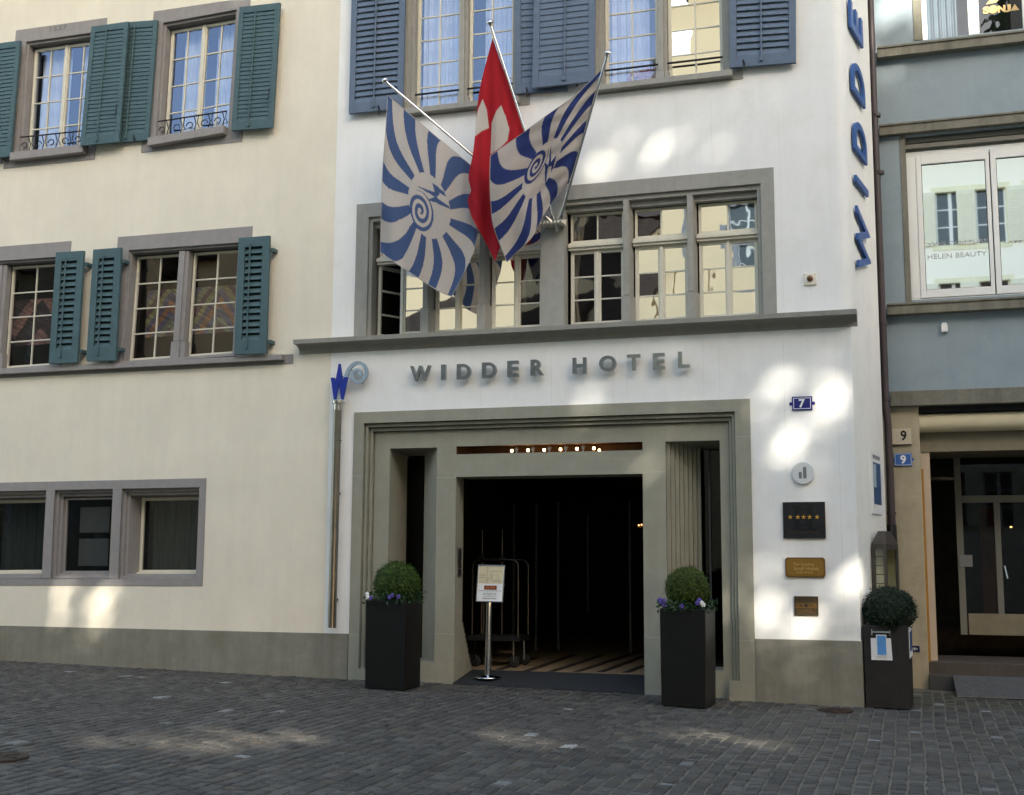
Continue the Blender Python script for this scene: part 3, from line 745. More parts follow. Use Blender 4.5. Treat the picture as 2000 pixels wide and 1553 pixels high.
# ------------------------------------------------------------------ stone portal
YI = 0.135
mb = MB()
gl_, gr_ = gz(PX0)-0.3, gz(PX1)-0.3
def arch_loop(l, r, t, y, zb): # open-bottomed loop
    return [(PX0+l, y, zb), (PX0+l, y, PZ-t), (PX1-r, y, PZ-t), (PX1-r, y, zb)]
ZB = 0.34; bl, br_, bt = 0.145, 0.185, 0.15; st = 0.046
seq = [arch_loop(0,0,0,0.02,-0.4), arch_loop(0,0,0,-0.018,-0.4)]
l, r, t, y = bl, br_, bt, -0.018
ls_hi = [arch_loop(0,0,0,-0.018,ZB), arch_loop(l,r,t,y,ZB)]
for k in range(3):
    ls_hi.append(arch_loop(l,r,t,y+0.095,ZB)); ls_hi.append(arch_loop(l+0.011,r+0.011,t+0.013,y+0.095,ZB)); ls_hi.append(arch_loop(l+0.011,r+0.011,t+0.013,y+0.051,ZB)); y += 0.051
    l += st; r += st*0.92; t += 0.05
    ls_hi.append(arch_loop(l,r,t,y,ZB))
mb.loops(seq, close=False); mb.loops(ls_hi, close=False)
IL, IR, IT = PX0+l, PX1-r, PZ-t
# plain foot blocks under the mouldings
mb.box(PX0, IL, -0.0175, 0.20, -0.4, ZB); mb.box(IR, PX1, -0.0175, 0.20, -0.4, ZB)
xi = lambda px, py=1000: at(px, py, YI).x
zi = lambda px, py: at(px, py, YI).z
nl0, nl1 = xi(759.5), xi(852); nr0, nr1 = xi(1301), xi(1408)
d0, d1 = xi(890), xi(1256)
nlt, nrt = zi(800, 877), zi(1355, 859.5)
nt = (nlt+nrt)/2
dz = (zi(890,932)+zi(1256,925))/2
sz0, sz1 = (zi(892,889)+zi(1256,877.5))/2, (zi(892,873)+zi(1256,862))/2
holed(mb, IL, IR, -0.4, IT, [(nl0,nl1,0.44,nt), (nr0,nr1,0.44,nt), (d0,d1,-0.4,dz), (d0,d1,sz0,sz1)], YI)
# niche linings
mb.q((nl0,YI,0.44),(nl0,YI+0.62,0.44),(nl0,YI+0.62,nt),(nl0,YI,nt))
mb.q((nr1,YI,0.44),(nr1,YI+0.62,0.44),(nr1,YI+0.62,nt),(nr1,YI,nt))
for a, b in ((nl0,nl1),(nr0,nr1)):
    mb.q((a,YI,nt),(b,YI,nt),(b,YI+0.95,nt-0.07),(a,YI+0.95,nt-0.07)); mb.q((a,YI,0.44),(b,YI,0.44),(b,YI+0.8,0.44),(a,YI+0.8,0.44))
# stepped fluting narrowing each niche inwards
NS = 8
for k in range(NS):
    e, f = 0.36*k/NS, 0.36*(k+1)/NS; ya, yb = YI+0.06*k, YI+0.06*(k+1)
    mb.q((nl1-e,ya,0.44),(nl1-e,yb,0.44),(nl1-e,yb,nt),(nl1-e,ya,nt)); mb.q((nl1-f,yb,0.44),(nl1-e,yb,0.44),(nl1-e,yb,nt),(nl1-f,yb,nt))
    mb.q((nr0+e,ya,0.44),(nr0+e,yb,0.44),(nr0+e,yb,nt),(nr0+e,ya,nt)); mb.q((nr0+e,yb,0.44),(nr0+f,yb,0.44),(nr0+f,yb,nt),(nr0+e,yb,nt))
# door reveals with the stepped foot
for xd, s in ((d0, -1), (d1, 1)):
    a, b = (xd-0.06, xd) if s < 0 else (xd, xd+0.06)
    mb.box(a, b, YI+0.003, YI+0.30, 0.0, dz)
    for k in range(9):
        mb.box(a, b, YI+0.30+0.042*k, YI+0.30+0.042*(k+1), 0.0, 0.93-0.068*k)
mb.q((d0,YI,dz),(d1,YI,dz),(d1,YI+0.5,dz+0.0),(d0,YI+0.5,dz))
portal = mb.build('portal', M['portal'], hotel, bevel=0.0)
# fine joints scored in the stone
mb = MB()
for p, w in (((692,930,-0.0185),(PX0,PX0+bl)), ((1470,852,-0.0185),(PX1-br_,PX1)), ((1478,1252,-0.0185),(PX1-br_,PX1)), ((690,1240,-0.0185),(PX0,PX0+bl))):
    mb = MB(); z = at(p[0],p[1],p[2]).z; mb.box(w[0],w[1],-0.0195,-0.017,z-0.004,z+0.004); mb.build('mortar_joint', M['jointlight'], portal)
for (px, py), w in (((870,933),(nl1,d0)), ((1275,922),(d1,nr0)), ((1275,1245),(d1,nr0)), ((870,1238),(nl1,d0))):
    mb = MB(); z = zi(px,py); mb.box(w[0],w[1],YI-0.0015,YI+0.002,z-0.004,z+0.004); mb.build('mortar_joint', M['jointlight'], portal)
# light slot above the door
mb = MB(); ys = YI+0.55
mb.loops([[(d0,YI,sz0),(d1,YI,sz0),(d1,YI,sz1),(d0,YI,sz1)], [(d0,ys,sz0),(d1,ys,sz0),(d1,ys,sz1+0.03),(d0,ys,sz1+0.03)]])
mb.q((d0,ys,sz0),(d1,ys,sz0),(d1,ys,sz1+0.03),(d0,ys,sz1+0.03))
mb.build('light_slot', M['woodslot'], portal)
# ------------------------------------------------------------------ lobby
FL = gz(-4)+0.15; yr = YI+0.72
mb = MB()
lx_0, lx_1, ly1, lz1 = -6.85, -1.9, 10.5, nt-0.08
mb.q((lx_0,yr,lz1),(lx_1,yr,lz1),(lx_1,ly1,lz1),(lx_0,ly1,lz1))
mb.q((lx_0,yr,-0.3),(lx_0,ly1,-0.3),(lx_0,ly1,lz1),(lx_0,yr,lz1)); mb.q((lx_1,yr,-0.3),(lx_1,ly1,-0.3),(lx_1,ly1,lz1),(lx_1,yr,lz1))
mb.q((lx_0,ly1,-0.3),(lx_1,ly1,-0.3),(lx_1,ly1,lz1),(lx_0,ly1,lz1))
mb.box(lx_0, nl0, yr, yr+0.1, -0.3, lz1); mb.box(nr1, lx_1, yr, yr+0.1, -0.3, lz1)
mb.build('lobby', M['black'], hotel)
mb = MB()
for a, b in ((nl0, nl1-0.36), (nr0+0.36, nr1)):
    mb = MB(); mb.box(a, b, YI+0.64, YI+0.65, 0.44, nt-0.03); mb.build('niche_glass', M['g_door'], portal)
mb = MB()
for px in (1003, 1047, 1090, 1230): mb = MB(); x = at(px, 1100, 5.0).x; mb.box(x-0.02, x+0.02, 5.0, 5.05, FL, 2.75); mb.build('door_post', M['alu'], portal, bevel=0.003)
for x in (nr0+0.44, nr0+0.60): mb = MB(); mb.box(x, x+0.02, YI+0.60, YI+0.63, 0.44, nt-0.05); mb.build('glass_post', M['alu'], portal, bevel=0.003)
mb = MB(); x = at(1148, 1100, 5.0).x; zb_ = at(1148, 1195, 5.0).z
mb.tube([(x,5.0,zb_),(x,5.0,at(1148,1005,5.0).z)], 0.010, 8); mb.build('door_handle', M['dimchrome'], portal)
# small grey box on the reveal
mb = MB(); z0, z1 = at(896,1127,YI+0.15).z, at(896,1070,YI+0.15).z
mb.box(d0, d0+0.012, YI+0.08, YI+0.22, z0, z1); c = mb.build('entry_panel', M['alu'], portal, bevel=0.003)
mb = MB(); mb.box(d0+0.012, d0+0.016, YI+0.10, YI+0.20, z0+0.12, z1-0.02); mb.box(d0+0.012, d0+0.016, YI+0.10, YI+0.20, z0+0.02, z0+0.10); mb.build('panel_glass', M['black'], c)
def atz(px, py, z):
    d = ray(px, py); return CAM + d*((z-CAM.z)/d.z)
# lobby floor, ramp mat
fl = MB(); fl.box(-6.85, -1.9, yr, 10.5, FL-0.05, FL)
fo = tag(fl.build('lobby_floor', M['brownfloor'] if 'brownfloor' in M else M['brownstep'], origin=(-4,4,FL)), kind='structure')
fo['label'] = 'brown lobby floor inside the hotel entrance'
st_ = MB()
for a, b in (((1025,1312),(1126,1279)), ((1076,1312),(1180,1280)), ((1124,1313),(1260,1270)), ((1172,1313),(1262,1282)), ((1222,1314),(1262,1300)), ((975,1308),(1050,1285))):
    p, q = atz(*a, FL), atz(*b, FL)
    dvec = (q-p); dvec.z = 0; n = V((-dvec.y, dvec.x, 0)).normalized()*0.05
    L = dvec.length
    for k in range(3):
        p1 = p+dvec*(k/3)+n*(0.25*k); q1 = p+dvec*((k+1)/3)+n*(0.25*k)
        st_.prism([p1-n+V((0,0,0.004)), q1-n+V((0,0,0.004)), q1+n+V((0,0,0.004)), p1+n+V((0,0,0.004))], (0,0,-0.003))
so = st_.build('floor_stripes', M['black'], fo)
mb = MB(); g0 = gz(-5.47)+0.012; g1 = gz(-3)+0.012
mb.hexa([(d0,YI-0.04,g0-0.3),(d1,YI-0.04,g1-0.3),(d1,YI-0.04,g1),(d0,YI-0.04,g0),(d0,yr,FL-0.3),(d1,yr,FL-0.3),(d1,yr,FL+0.004),(d0,yr,FL+0.004)])
tag(mb.build('entrance_mat', M['mat'], origin=((d0+d1)/2,0.4,g0)), 'charcoal ramp mat lying in the hotel doorway', 'door mat')

for px, py, lb in ((1247.5,1026,'left of two tiny warm wall lamps glowing deep in the lobby'),(1253,1025,'right of two tiny warm wall lamps glowing deep in the lobby')):
    p = at(px, py, 8.0); m = MB(); m.lathe(p, [(0.006,-0.012),(0.012,0),(0.008,0.012)], 10)
    t = thing('wall_lamp', lb, 'lamp', p, 'two lobby wall lamps'); m.build('bulb', M['lamp2'], t)
    m = MB(); m.box(p.x-0.03,p.x+0.03,8.03,8.06,p.z-0.05,p.z+0.02); m.build('backplate', M['brass'], t)
# portal lamps and stars
lp = [(999.6,880.5),(1031,879.5),(1062.8,878.8),(1094.7,877.8),(1127,876.7),(1159.8,875.7),(1170.5,879.5)]
names = ['leftmost of the small lit lamps in the slot above the hotel door', 'second lit lamp from the left in the slot above the hotel door', 'third lit lamp from the left in the slot above the hotel door',
 'fourth lit lamp from the left in the slot above the hotel door', 'fifth lit lamp from the left in the slot above the hotel door', 'sixth lit lamp from the left above the door, beside the last star', 'smallest lit lamp, lowest and furthest right in the slot above the door']
for (px, py), lb in zip(lp, names):
    p = at(px, py, YI+0.16); r = 0.0165 if py < 879.2 or px < 1160 else 0.014
    t = thing('lamp', lb, 'lamp', (p.x, p.y, p.z-r*1.6), 'small lamps lighting the slot over the door')
    m = MB(); m.lathe(p-V((0,0,r)), [(r*0.8,0),(r,r*0.4),(r,r*1.6),(r*0.8,r*2)], 12); m.build('bulb', M['lamp'], t, smooth=True)
    m = MB(); m.lathe((p.x, p.y, sz0), [(r*0.7,0),(r*0.5,max(0.005,p.z-r-sz0))], 10); m.build('socket', M['brass'], t)
sn = ['leftmost grey star in the slot above the hotel door', 'second grey star from the left above the hotel door', 'middle grey star of five above the hotel door', 'fourth grey star from the left above the hotel door', 'rightmost grey star in the slot above the hotel door']
for (px, py), lb in zip([(1009,877.8),(1040.7,876.7),(1073,876),(1105,875),(1138.8,873.6)], sn):
    p = at(px, py, YI+0.10); m = MB(); star(m, p, 0.036, 0.012)
    m.box(p.x-0.005, p.x+0.005, p.y-0.002, p.y+0.008, sz0, p.z-0.02)
    tag(m.build('star', M['discgrey'], origin=(p.x,p.y,sz0)), lb, 'star emblem', 'five stars over the door')

# ------------------------------------------------------------------ signs on the hotel
def flat_sign(px0, py0, px1, py1, y): 
    a, b = at(px0, py1, y), at(px1, py0, y); return a.x, b.x, a.z, b.z
sgn = thing('hotel_sign', 'WIDDER HOTEL in raised polished steel letters on the white wall over the portal', 'sign', at(1075,735,0))
ZB_ = 680; kz = 2.7027
for ch, x0, x1, y0, y1 in (('W',433,543,90,176),('I',597,621,86,168),('D',680,753,81,165),('D',813,889,73,158),('E',947,1006,65,152),('R',1070,1139,58,145),('H',1292,1364,48,136),('O',1432,1521,37,124),('T',1580,1648,31,119),('E',1716,1779,24,113),('L',1849,1909,16,104)):
    a = at(640+x0/kz, ZB_+y1/kz, -0.11); b = at(640+x1/kz, ZB_+y0/kz, -0.11)
    m = MB(); lettering(m, ch, a+V((0,0.055,0)), X, Z, OUT, 0.055, 0.028, fit=(b.x-a.x, b.z-a.z))
    m.build('letter', M['letter'], sgn, bevel=0.002)
# vertical blue sign on the side wall
vs = thing('vertical_hotel_sign', 'large blue letters WIDDER reading upwards on the narrow side wall of the hotel', 'sign', CC+SD*0.7+V((0,0,4)))
def side_at(px, py):   # point on the side wall plane
    d = ray(px, py); s = (CC-CAM).dot(SN)/d.dot(SN); return CAM + d*s
A0 = (side_at(1664,345)-CC).dot(SD); A1 = (side_at(1689,400)-CC).dot(SD)
zs_ = lambda py: (CAM + ray(1666, py)*((CC+SD*A0-CAM).dot(SN)/ray(1666, py).dot(SN))).z
for ch, yt, yb in (('W',402,519),('I',345,357.5),('D',235,296),('D',126,188),('E',23,74),('R',-98,-40)):
    z0, z1 = zs_(yb), zs_(yt)
    o = CC+SD*A1+V((0,0,z0))+SN*0.02
    m = MB(); lettering(m, ch, o, Z, -SD, SN, 0.035, 0.012, fit=(z1-z0, A1-A0)); m.build('letter', M['bluesign'], vs)
# steel tube with the blue zigzag and horn spiral on top
tb = thing('steel_tube', 'tall steel tube on the wall left of the portal, capped by a ring', 'wall tube', at(649,1226,-0.10))
pt, pbm = at(660.5,797,-0.10), at(648.5,1226,-0.10)
m = MB(); zj = at(657,830,-0.1).z
rr = 0.055
m.lathe(pbm, [(rr,0),(rr,pt.z-pbm.z)], 24); m.build('tube', M['tube'] if 'tube' in M else M['steel'], tb, smooth=True)
m = MB(); m.lathe((pt.x,pt.y,pt.z-0.03), [(rr*1.12,0),(rr*1.12,0.085),(rr*1.5,0.087),(rr*1.5,0.125),(rr*0.6,0.127)], 24); m.build('collar', M['steel'], tb)
m = MB(); m.lathe((pt.x,pt.y,zj-0.22), [(rr*1.03,0),(rr*1.03,0.012)], 24); m.build('joint_ring', M['alu'], tb)
m = MB()
for z in (1.2, 2.6): m.box(pt.x-0.02, pt.x+0.02, -0.06, 0.0, z, z+0.04)
m.build('wall_clip', M['alu'], tb)
lg = thing('ram_emblem', 'blue zigzag W with a pale curled horn beside it, standing on the steel tube', 'emblem', (pt.x, -0.1, pt.z+0.1))
k7 = 1220/110
P7 = lambda x, y: at(630+x/k7, 690+y/k7, -0.12)
m = MB(); poly = [(240,1000),(285,1000),(350,655),(400,1000),(440,1000),(540,515),(455,515),(432,625),(382,228),(345,228),(275,625),(257,530),(175,530)]
m.prism([P7(*p) for p in poly], (0,0.03,0)); m.build('zigzag', M['cobalt'], lg)
m = MB(); path = []
path += [(505,500),(530,420),(570,335),(640,260),(720,215),(800,212),(870,245),(920,310),(942,400),(925,500),(870,580),(790,625),(710,610),(655,550),(640,470),(665,400),(720,360),(780,362),(825,400),(835,455),(810,485),(775,478)]
def smooth_path(pts, n=4):
    out = []
    for i in range(len(pts)-1):
        p0, p1, p2, p3 = pts[max(i-1,0)], pts[i], pts[i+1], pts[min(i+2,len(pts)-1)]
        for j in range(n):
            t = j/n
            out.append(tuple(0.5*((2*b)+(-a+c)*t+(2*a-5*b+4*c-d)*t*t+(-a+3*b-3*c+d)*t**3) for a, b, c, d in zip(p0,p1,p2,p3)))
    return out+[pts[-1]]
sp = smooth_path(path); L = len(sp); rail = []
for i, p in enumerate(sp):
    q, o = sp[min(i+1,L-1)], sp[max(i-1,0)]
    tx, ty = q[0]-o[0], q[1]-o[1]; n = math.hypot(tx,ty) or 1; w = 40*(1-0.35*i/L)
    rail.append((P7(p[0]-ty/n*w, p[1]+tx/n*w), P7(p[0]+ty/n*w, p[1]-tx/n*w)))
m.loops([[a, b, b+V((0,0.03,0)), a+V((0,0.03,0))] for a, b in rail]); m.cap([rail[0][0],rail[0][1],rail[0][1]+V((0,0.03,0)),rail[0][0]+V((0,0.03,0))])
m.build('horn_spiral', M['frost'], lg)
m = MB()
for p in ((360,480),(790,620),(560,340)): c = P7(*p); m.tube([c+V((0,0.03,0)), V((c.x,0.0,c.z))], 0.008, 6)
m.build('wall_pin', M['alu'], lg)
# number 7
x0,x1,z0,z1 = flat_sign(1547,773.5,1586,802,-0.02)
t = thing('house_number_plate', 'small dark blue enamel plate with a white number 7, right of the portal', 'number plate', ((x0+x1)/2,-0.01,z0))
m = MB(); m.box(x0,x1,-0.014,0.0,z0,z1)
for s, x in ((-1,x0),(1,x1)): m.lathe((x+s*0.012,0,(z0+z1)/2), [(0.022,0),(0.022,0.008),(0.012,0.012)], 12, OUT)
m.build('plate', M['enamelb'], t, bevel=0.003)
m = MB(); e = 0.017; w = 0.006
for b in ((x0+e,x1-e,z0+e,z0+e+w),(x0+e,x1-e,z1-e-w,z1-e),(x0+e,x0+e+w,z0+e+w,z1-e-w),(x1-e-w,x1-e,z0+e+w,z1-e-w)): m.box(b[0],b[1],-0.017,-0.012,b[2],b[3])
m.build('border_line', M['enamelw'], t)
m = MB(); lettering(m, '7', ((x0+x1)/2-0.038,-0.012,z0+0.032), X, Z, OUT, 0.006, 0.03, fit=(0.072, z1-z0-0.064)); m.build('numeral', M['enamelw'], t)
# alarm plate
x0,x1,z0,z1 = flat_sign(1570,533,1594,557,-0.02)
t = thing('alarm_plate', 'small square white plate with a brown dome on the upper white wall', 'alarm plate', ((x0+x1)/2,-0.01,z0))
m = MB(); m.box(x0,x1,-0.02,0,z0,z1); m.build('plate', M['ivoryw'] if 'ivoryw' in M else M['enamelw'], t, bevel=0.004)
m = MB(); m.lathe(((x0+x1)/2,-0.02,(z0+z1)/2+0.005), [(0.038,0),(0.036,0.02),(0.022,0.038),(0.002,0.043)], 20, OUT); m.build('dome', M['amber'] if 'amber' in M else M['brass'], t, smooth=True)
m = MB()
for dx in (0.014, -0.014):
    for dz_ in (0.014, -0.014): m.lathe(((x0 if dx > 0 else x1)+dx,-0.02,(z0 if dz_ > 0 else z1)+dz_), [(0.006,0),(0.005,0.003)], 8, OUT)
m.build('screw', M['brass'], t)
# round emblem
c = at(1568.5,924,-0.03); r = 0.132
t = thing('round_emblem', 'round pale metal disc with two upright slots on the white wall', 'emblem', c)
m = MB(); m.lathe((c.x,-0.004,c.z), [(r*0.97,0),(r,0.01),(r,0.028),(r*0.97,0.034)], 40, OUT); m.build('disc', M['discgrey'] if 'discgrey' in M else M['enamelw'], t)
def pill(m, cx, z0, z1, w, y):
    pts = [(cx+w*math.cos(a*math.pi/10), y, z1-w+w*math.sin(a*math.pi/10)) for a in range(11)]+[(cx-w*math.cos(a*math.pi/10), y, z0+w-w*math.sin(a*math.pi/10)) for a in range(11)]
    m.prism(pts, (0,-0.003,0))
m = MB(); pill(m, c.x-0.032, c.z-0.068, c.z+0.015, 0.018, -0.0375); pill(m, c.x+0.020, c.z-0.068, c.z+0.075, 0.020, -0.0375); m.build('slot', M['slotgrey'] if 'slotgrey' in M else M['alu'], t)
# dark plaque with stars
x0,x1,z0,z1 = flat_sign(1530,980,1611,1051.5,-0.03)
t = thing('star_plaque', 'square black metal plaque with an embossed H and five gold stars', 'plaque', ((x0+x1)/2,-0.02,z0))
m = MB(); m.box(x0,x1,-0.03,0,z0,z1); m.build('plate', M['bronze'], t, bevel=0.004)
m = MB(); cx, cz = (x0+x1)/2-0.003, (z0+z1)/2+0.035; y = -0.031
for a, b, u, v in ((-0.105,-0.045,-0.125,0.125),(0.045,0.105,-0.125,0.125),(-0.045,0.045,-0.028,0.028)): m.box(cx+a,cx+b,-0.036,y+0.001,cz+u,cz+v)
for a in (-0.13, 0.03):
    for b in (-0.145, 0.125): m.box(cx+a,cx+a+0.10,-0.036,y+0.001,cz+b,cz+b+0.02)
for a in (-0.10, 0.085): m.box(cx-0.05,cx+0.05,-0.035,y+0.001,cz+a,cz+a+0.015)
m.build('embossed_letter', M['bronze2'], t)
m = MB()
for k, dx in enumerate((-0.155,-0.068,0.0,0.068,0.155)): star(m, (cx+dx,-0.036,cz), 0.030, 0.006)
m.build('gold_star', M['gold'], t)
m = MB(); lettering(m, 'Swiss Deluxe Hotels', (x0+0.06,-0.030,z0+0.055), X, Z, OUT, 0.003, 0.0, fit=(x1-x0-0.14,0.035)); m.build('lettering', M['brown'], t)
# brass plaque with clipped corners
x0,x1,z0,z1 = flat_sign(1534,1089,1611,1127.5,-0.03)
t = thing('brass_plaque', 'brass plaque with clipped corners and raised script, below the black star plaque', 'plaque', ((x0+x1)/2,-0.02,z0))
def clip(x0,x1,z0,z1,e,y): return [(x0+e,y,z0),(x1-e,y,z0),(x1,y,z0+e),(x1,y,z1-e),(x1-e,y,z1),(x0+e,y,z1),(x0,y,z1-e),(x0,y,z0+e)]
m = MB(); m.prism(clip(x0,x1,z0,z1,0.022,0.0), (0,-0.025,0)); m.build('rim', M['brassrim'], t, bevel=0.003)
m = MB(); m.prism(clip(x0+0.018,x1-0.018,z0+0.018,z1-0.018,0.024,-0.0255), (0,-0.003,0)); m.build('plate', M['brass'], t)
m = MB(); H = z1-z0; W = x1-x0
for s, a, b, u in (('The Leading',0.20,0.72,0.56),('Small Hotels',0.22,0.84,0.36),('of the World',0.28,0.68,0.20)): lettering(m, s, (x0+W*a,-0.028,z0+H*u), X, Z, OUT, 0.003, 0.0, fit=(W*(b-a), H*(0.17 if u > 0.3 else 0.10)))
m.build('lettering', M['brasslet'], t)
# small brown plaque
x0,x1,z0,z1 = flat_sign(1551.5,1165,1597.5,1202,-0.03)
t = thing('hotel_plaque', 'small dark brown plaque with a brass stripe reading HOTEL, lowest on the wall', 'plaque', ((x0+x1)/2,-0.02,z0))
W, H = x1-x0, z1-z0
m = MB(); m.box(x0,x1,-0.024,0,z0,z1); m.build('plate', M['brown'], t, bevel=0.003)
m = MB(); m.box(x0+0.015,x1-0.015,-0.027,-0.023,z0+H*0.38,z0+H*0.66)
for b in ((0.13,0.87,0.07,0.09),(0.13,0.87,0.91,0.93),(0.13,0.15,0.09,0.38),(0.85,0.87,0.09,0.38),(0.13,0.15,0.66,0.91),(0.85,0.87,0.66,0.91)): m.box(x0+W*b[0],x0+W*b[1],-0.0265,-0.0235,z0+H*b[2],z0+H*b[3])
m.build('brass_stripe', M['brassrim'], t)
m = MB(); lettering(m, 'HOTEL', (x0+W*0.2,-0.0235,z0+H*0.15), X, Z, OUT, 0.003, 0.01, fit=(W*0.6,H*0.16));
m.build('lettering', M['brassrim'], t)
m = MB(); c = V(((x0+x1)/2,-0.027,z0+H*0.52)); star(m, c, 0.03, 0.003); star(m, c+V((0.06,0,0)), 0.015, 0.003); star(m, c+V((-0.06,0,0)), 0.015, 0.003); m.build('emblem', M['bronze'], t)
# poster on the side wall
a, b = side_at(1699,884), side_at(1721,1005)
da, db = (a-CC).dot(SD), (b-CC).dot(SD); z0, z1 = side_at(1710,1004).z, side_at(1710,884).z
t = thing('framed_poster', 'narrow framed blue poster on the side wall beside the downpipe', 'poster', CC+SD*((da+db)/2)+V((0,0,z0)))
def sbox(m, a, b, n0, n1, z0, z1):
    P = lambda d, n, z: CC+SD*d+SN*n+V((0,0,z))
    m.hexa([P(a,n1,z0),P(b,n1,z0),P(b,n1,z1),P(a,n1,z1),P(a,n0,z0),P(b,n0,z0),P(b,n0,z1),P(a,n0,z1)])
m = MB(); sbox(m, da, db, 0, 0.02, z0, z1); m.build('frame', M['paper'], t)
m = MB(); sbox(m, da+0.06, db-0.06, 0.02, 0.023, z0+0.12, z1-0.14); m.build('print', M['paperblue2'], t)
m = MB()
for k in range(9): sbox(m, da+0.06+k*(db-da-0.12)/9, da+0.06+(k+0.62)*(db-da-0.12)/9, 0.02, 0.022, z1-0.095, z1-0.045)
m.build('title_line', M['slotgrey'], t)
m = MB(); sbox(m, da+0.06, da+0.06+(db-da)*0.28, 0.0235, 0.0245, z0+0.33, z0+0.62); m.build('pale_figure', M['paperpale'], t)

# ================================================================== NEIGHBOUR
Y2 = 2.2
nb = thing('grey_blue_house', 'grey blue rendered shop house with stone bands, right of the hotel', 'house', (2, Y2, 0.1))
n = lambda px, py, y=Y2: at(px, py, y)
wx0 = n(1775,450).x; wz0 = n(1788,586).z; wz1 = n(1765,270).z
ux0 = n(1801,40).x; uz0 = n(1805,78).z
dxl = n(1799,900).x; zb4 = (n(1739,765,Y2-0.10).z, n(1738,794,Y2-0.10).z)
m = MB(); m.q(*[(x,Y2,z) for x,z in ((-0.6,zb4[1]-0.02),(dxl,zb4[1]-0.02),(dxl,zb4[1]),(-0.6,zb4[1]))])
holed(m, -0.6, 12, zb4[1], 15, [(wx0, 3.6, wz0, wz1), (ux0, 3.6, uz0, uz0+2.2)], Y2)
m.build('wall', M['nblue'], nb)
m = MB(); m.q((12,Y2,0),(12,9,0),(12,9,15),(12,Y2,15)); m.q((-0.6,9,0),(12,9,0),(12,9,15),(-0.6,9,15)); m.build('rear_wall', M['nblue'], nb)
m = MB(); m.prism([(-0.6,Y2-0.7,15),(-0.6,9.3,15),(-0.6,5.6,19)], (12.8,0,0)); m.build('roof', M['roof'], nb)
def nband(py0, py1, xa, out, name='stone_band'):
    z1 = n(xa,py0,Y2-out).z; z0 = n(xa,py1,Y2-out).z; x0 = n(xa,py0,Y2-out).x
    m = MB(); m.box(x0, 12, Y2-out, Y2+0.02, z0, z1)
    m.box(x0, 12, Y2-out-0.02, Y2-out, z1-0.015, z1+0.015)
    return m.build(name, M['nstone'], nb, bevel=0.005)
nband(94,112.5,1713,0.14); nband(246,264.5,1716.5,0.10); nband(595.5,615,1732,0.14)
m = MB(); m.box(n(1739,780,Y2-0.12).x, 12, Y2-0.12, Y2+0.02, zb4[1], zb4[0]); m.build('stone_band', M['nstone'], nb, bevel=0.005)
# shop window, first floor
zb3 = n(1732,595.5,Y2-0.14).z; zb2 = n(1716.5,264.5,Y2-0.10).z
m = MB(); m.box(n(1762,400).x, wx0, Y2-0.012, Y2+0.25, zb3, zb2);
win = m.build('window', M['nstone'], nb, bevel=0.003)
m = MB(); ztop = n(1777,297.5,Y2+0.1).z
m.box(wx0, 3.6, Y2+0.10, Y2+0.16, ztop-0.0, zb2); 
for k in range(2): m.box(wx0, 3.6, Y2+0.04+0.03*k, Y2+0.10, ztop+0.03+0.085*k, ztop+0.09+0.085*k)
m.build('roller_blind_box', M['alu2'] if 'alu2' in M else M['alu'], win, bevel=0.003)
m = MB(); yF = Y2+0.10; zbot = zb3+0.02
pg = [(n(1804,450,yF).x, n(1930,440,yF).x), (n(1951,440,yF).x, n(2076,440,yF).x), (n(2100,440,yF).x, n(2230,440,yF).x)]
m.box(wx0, 3.6, yF, yF+0.08, zbot, zbot+0.09); m.box(wx0, 3.6, yF, yF+0.08, ztop-0.07, ztop); m.box(wx0, pg[0][0]-0.071, yF, yF+0.08, zbot+0.09, ztop-0.07)
z0p, z1p = n(1812,566.6,yF).z, n(1800,322,yF).z
for k, (a, b) in enumerate(pg):
    e = 0.05
    m.box(a-e-0.02, a, yF-0.012, yF+0.06, zbot+0.092, ztop-0.072); m.box(b, b+e, yF-0.012, yF+0.06, zbot+0.092, ztop-0.072)
    m.box(a, b, yF-0.012, yF+0.06, zbot+0.092, z0p); m.box(a, b, yF-0.012, yF+0.06, z1p, ztop-0.072)
m.build('sash', M['upvc'], win, bevel=0.006)
m = MB()
for a, b in pg: m = MB(); m.q((a,yF+0.02,z0p),(b,yF+0.02,z0p),(b,yF+0.02,z1p),(a,yF+0.02,z1p)); m.build('pane', M['g_n'], win)
m = MB()
for a, b in pg:
    for bx in ((a,a+0.008,z0p,z1p),(b-0.008,b,z0p,z1p),(a,b,z1p-0.008,z1p),(a,b,z0p,z0p+0.008)): m.box(bx[0],bx[1],yF+0.012,yF+0.019,bx[2],bx[3])
m.build('seal', M['ink'], win)
m = MB(); rq = Q.rect(wx0, 3.6, zbot, ztop, Y2); room(m, rq, 0.25, 1.2); m.build('interior', M['dark'], win)
m = MB()
def ptext(m, s, p0, p1, y, bold=0.0, mir=False):
    a, b = n(p0[0],p0[1],y), n(p1[0],p1[1],y); lettering(m, s, a, X, Z, OUT, 0.003, bold, fit=(b.x-a.x, b.z-a.z))
yL = yF+0.016
k5 = 981/240; T5 = lambda x, y: (1760+x/k5, 240+y/k5)
ptext(m, 'YVES COIFFURE', T5(208,985), T5(692,925), yL); ptext(m, 'HELEN BEAUTY', T5(212,1090), T5(682,1022), yL); ptext(m, 'YVES COIFFURE', T5(805,948), (2085,467), yL)
m.build('lettering', M['greyprint'], win)
m = MB()
for p in ((238,1369),(592,1350),(950,1329)): c = n(*T5(*p), yF-0.002); m.box(c.x-0.018,c.x+0.018,yF-0.004,yF+0.0,c.z-0.004,c.z+0.004)
m.build('drain_slot', M['alu'], win)
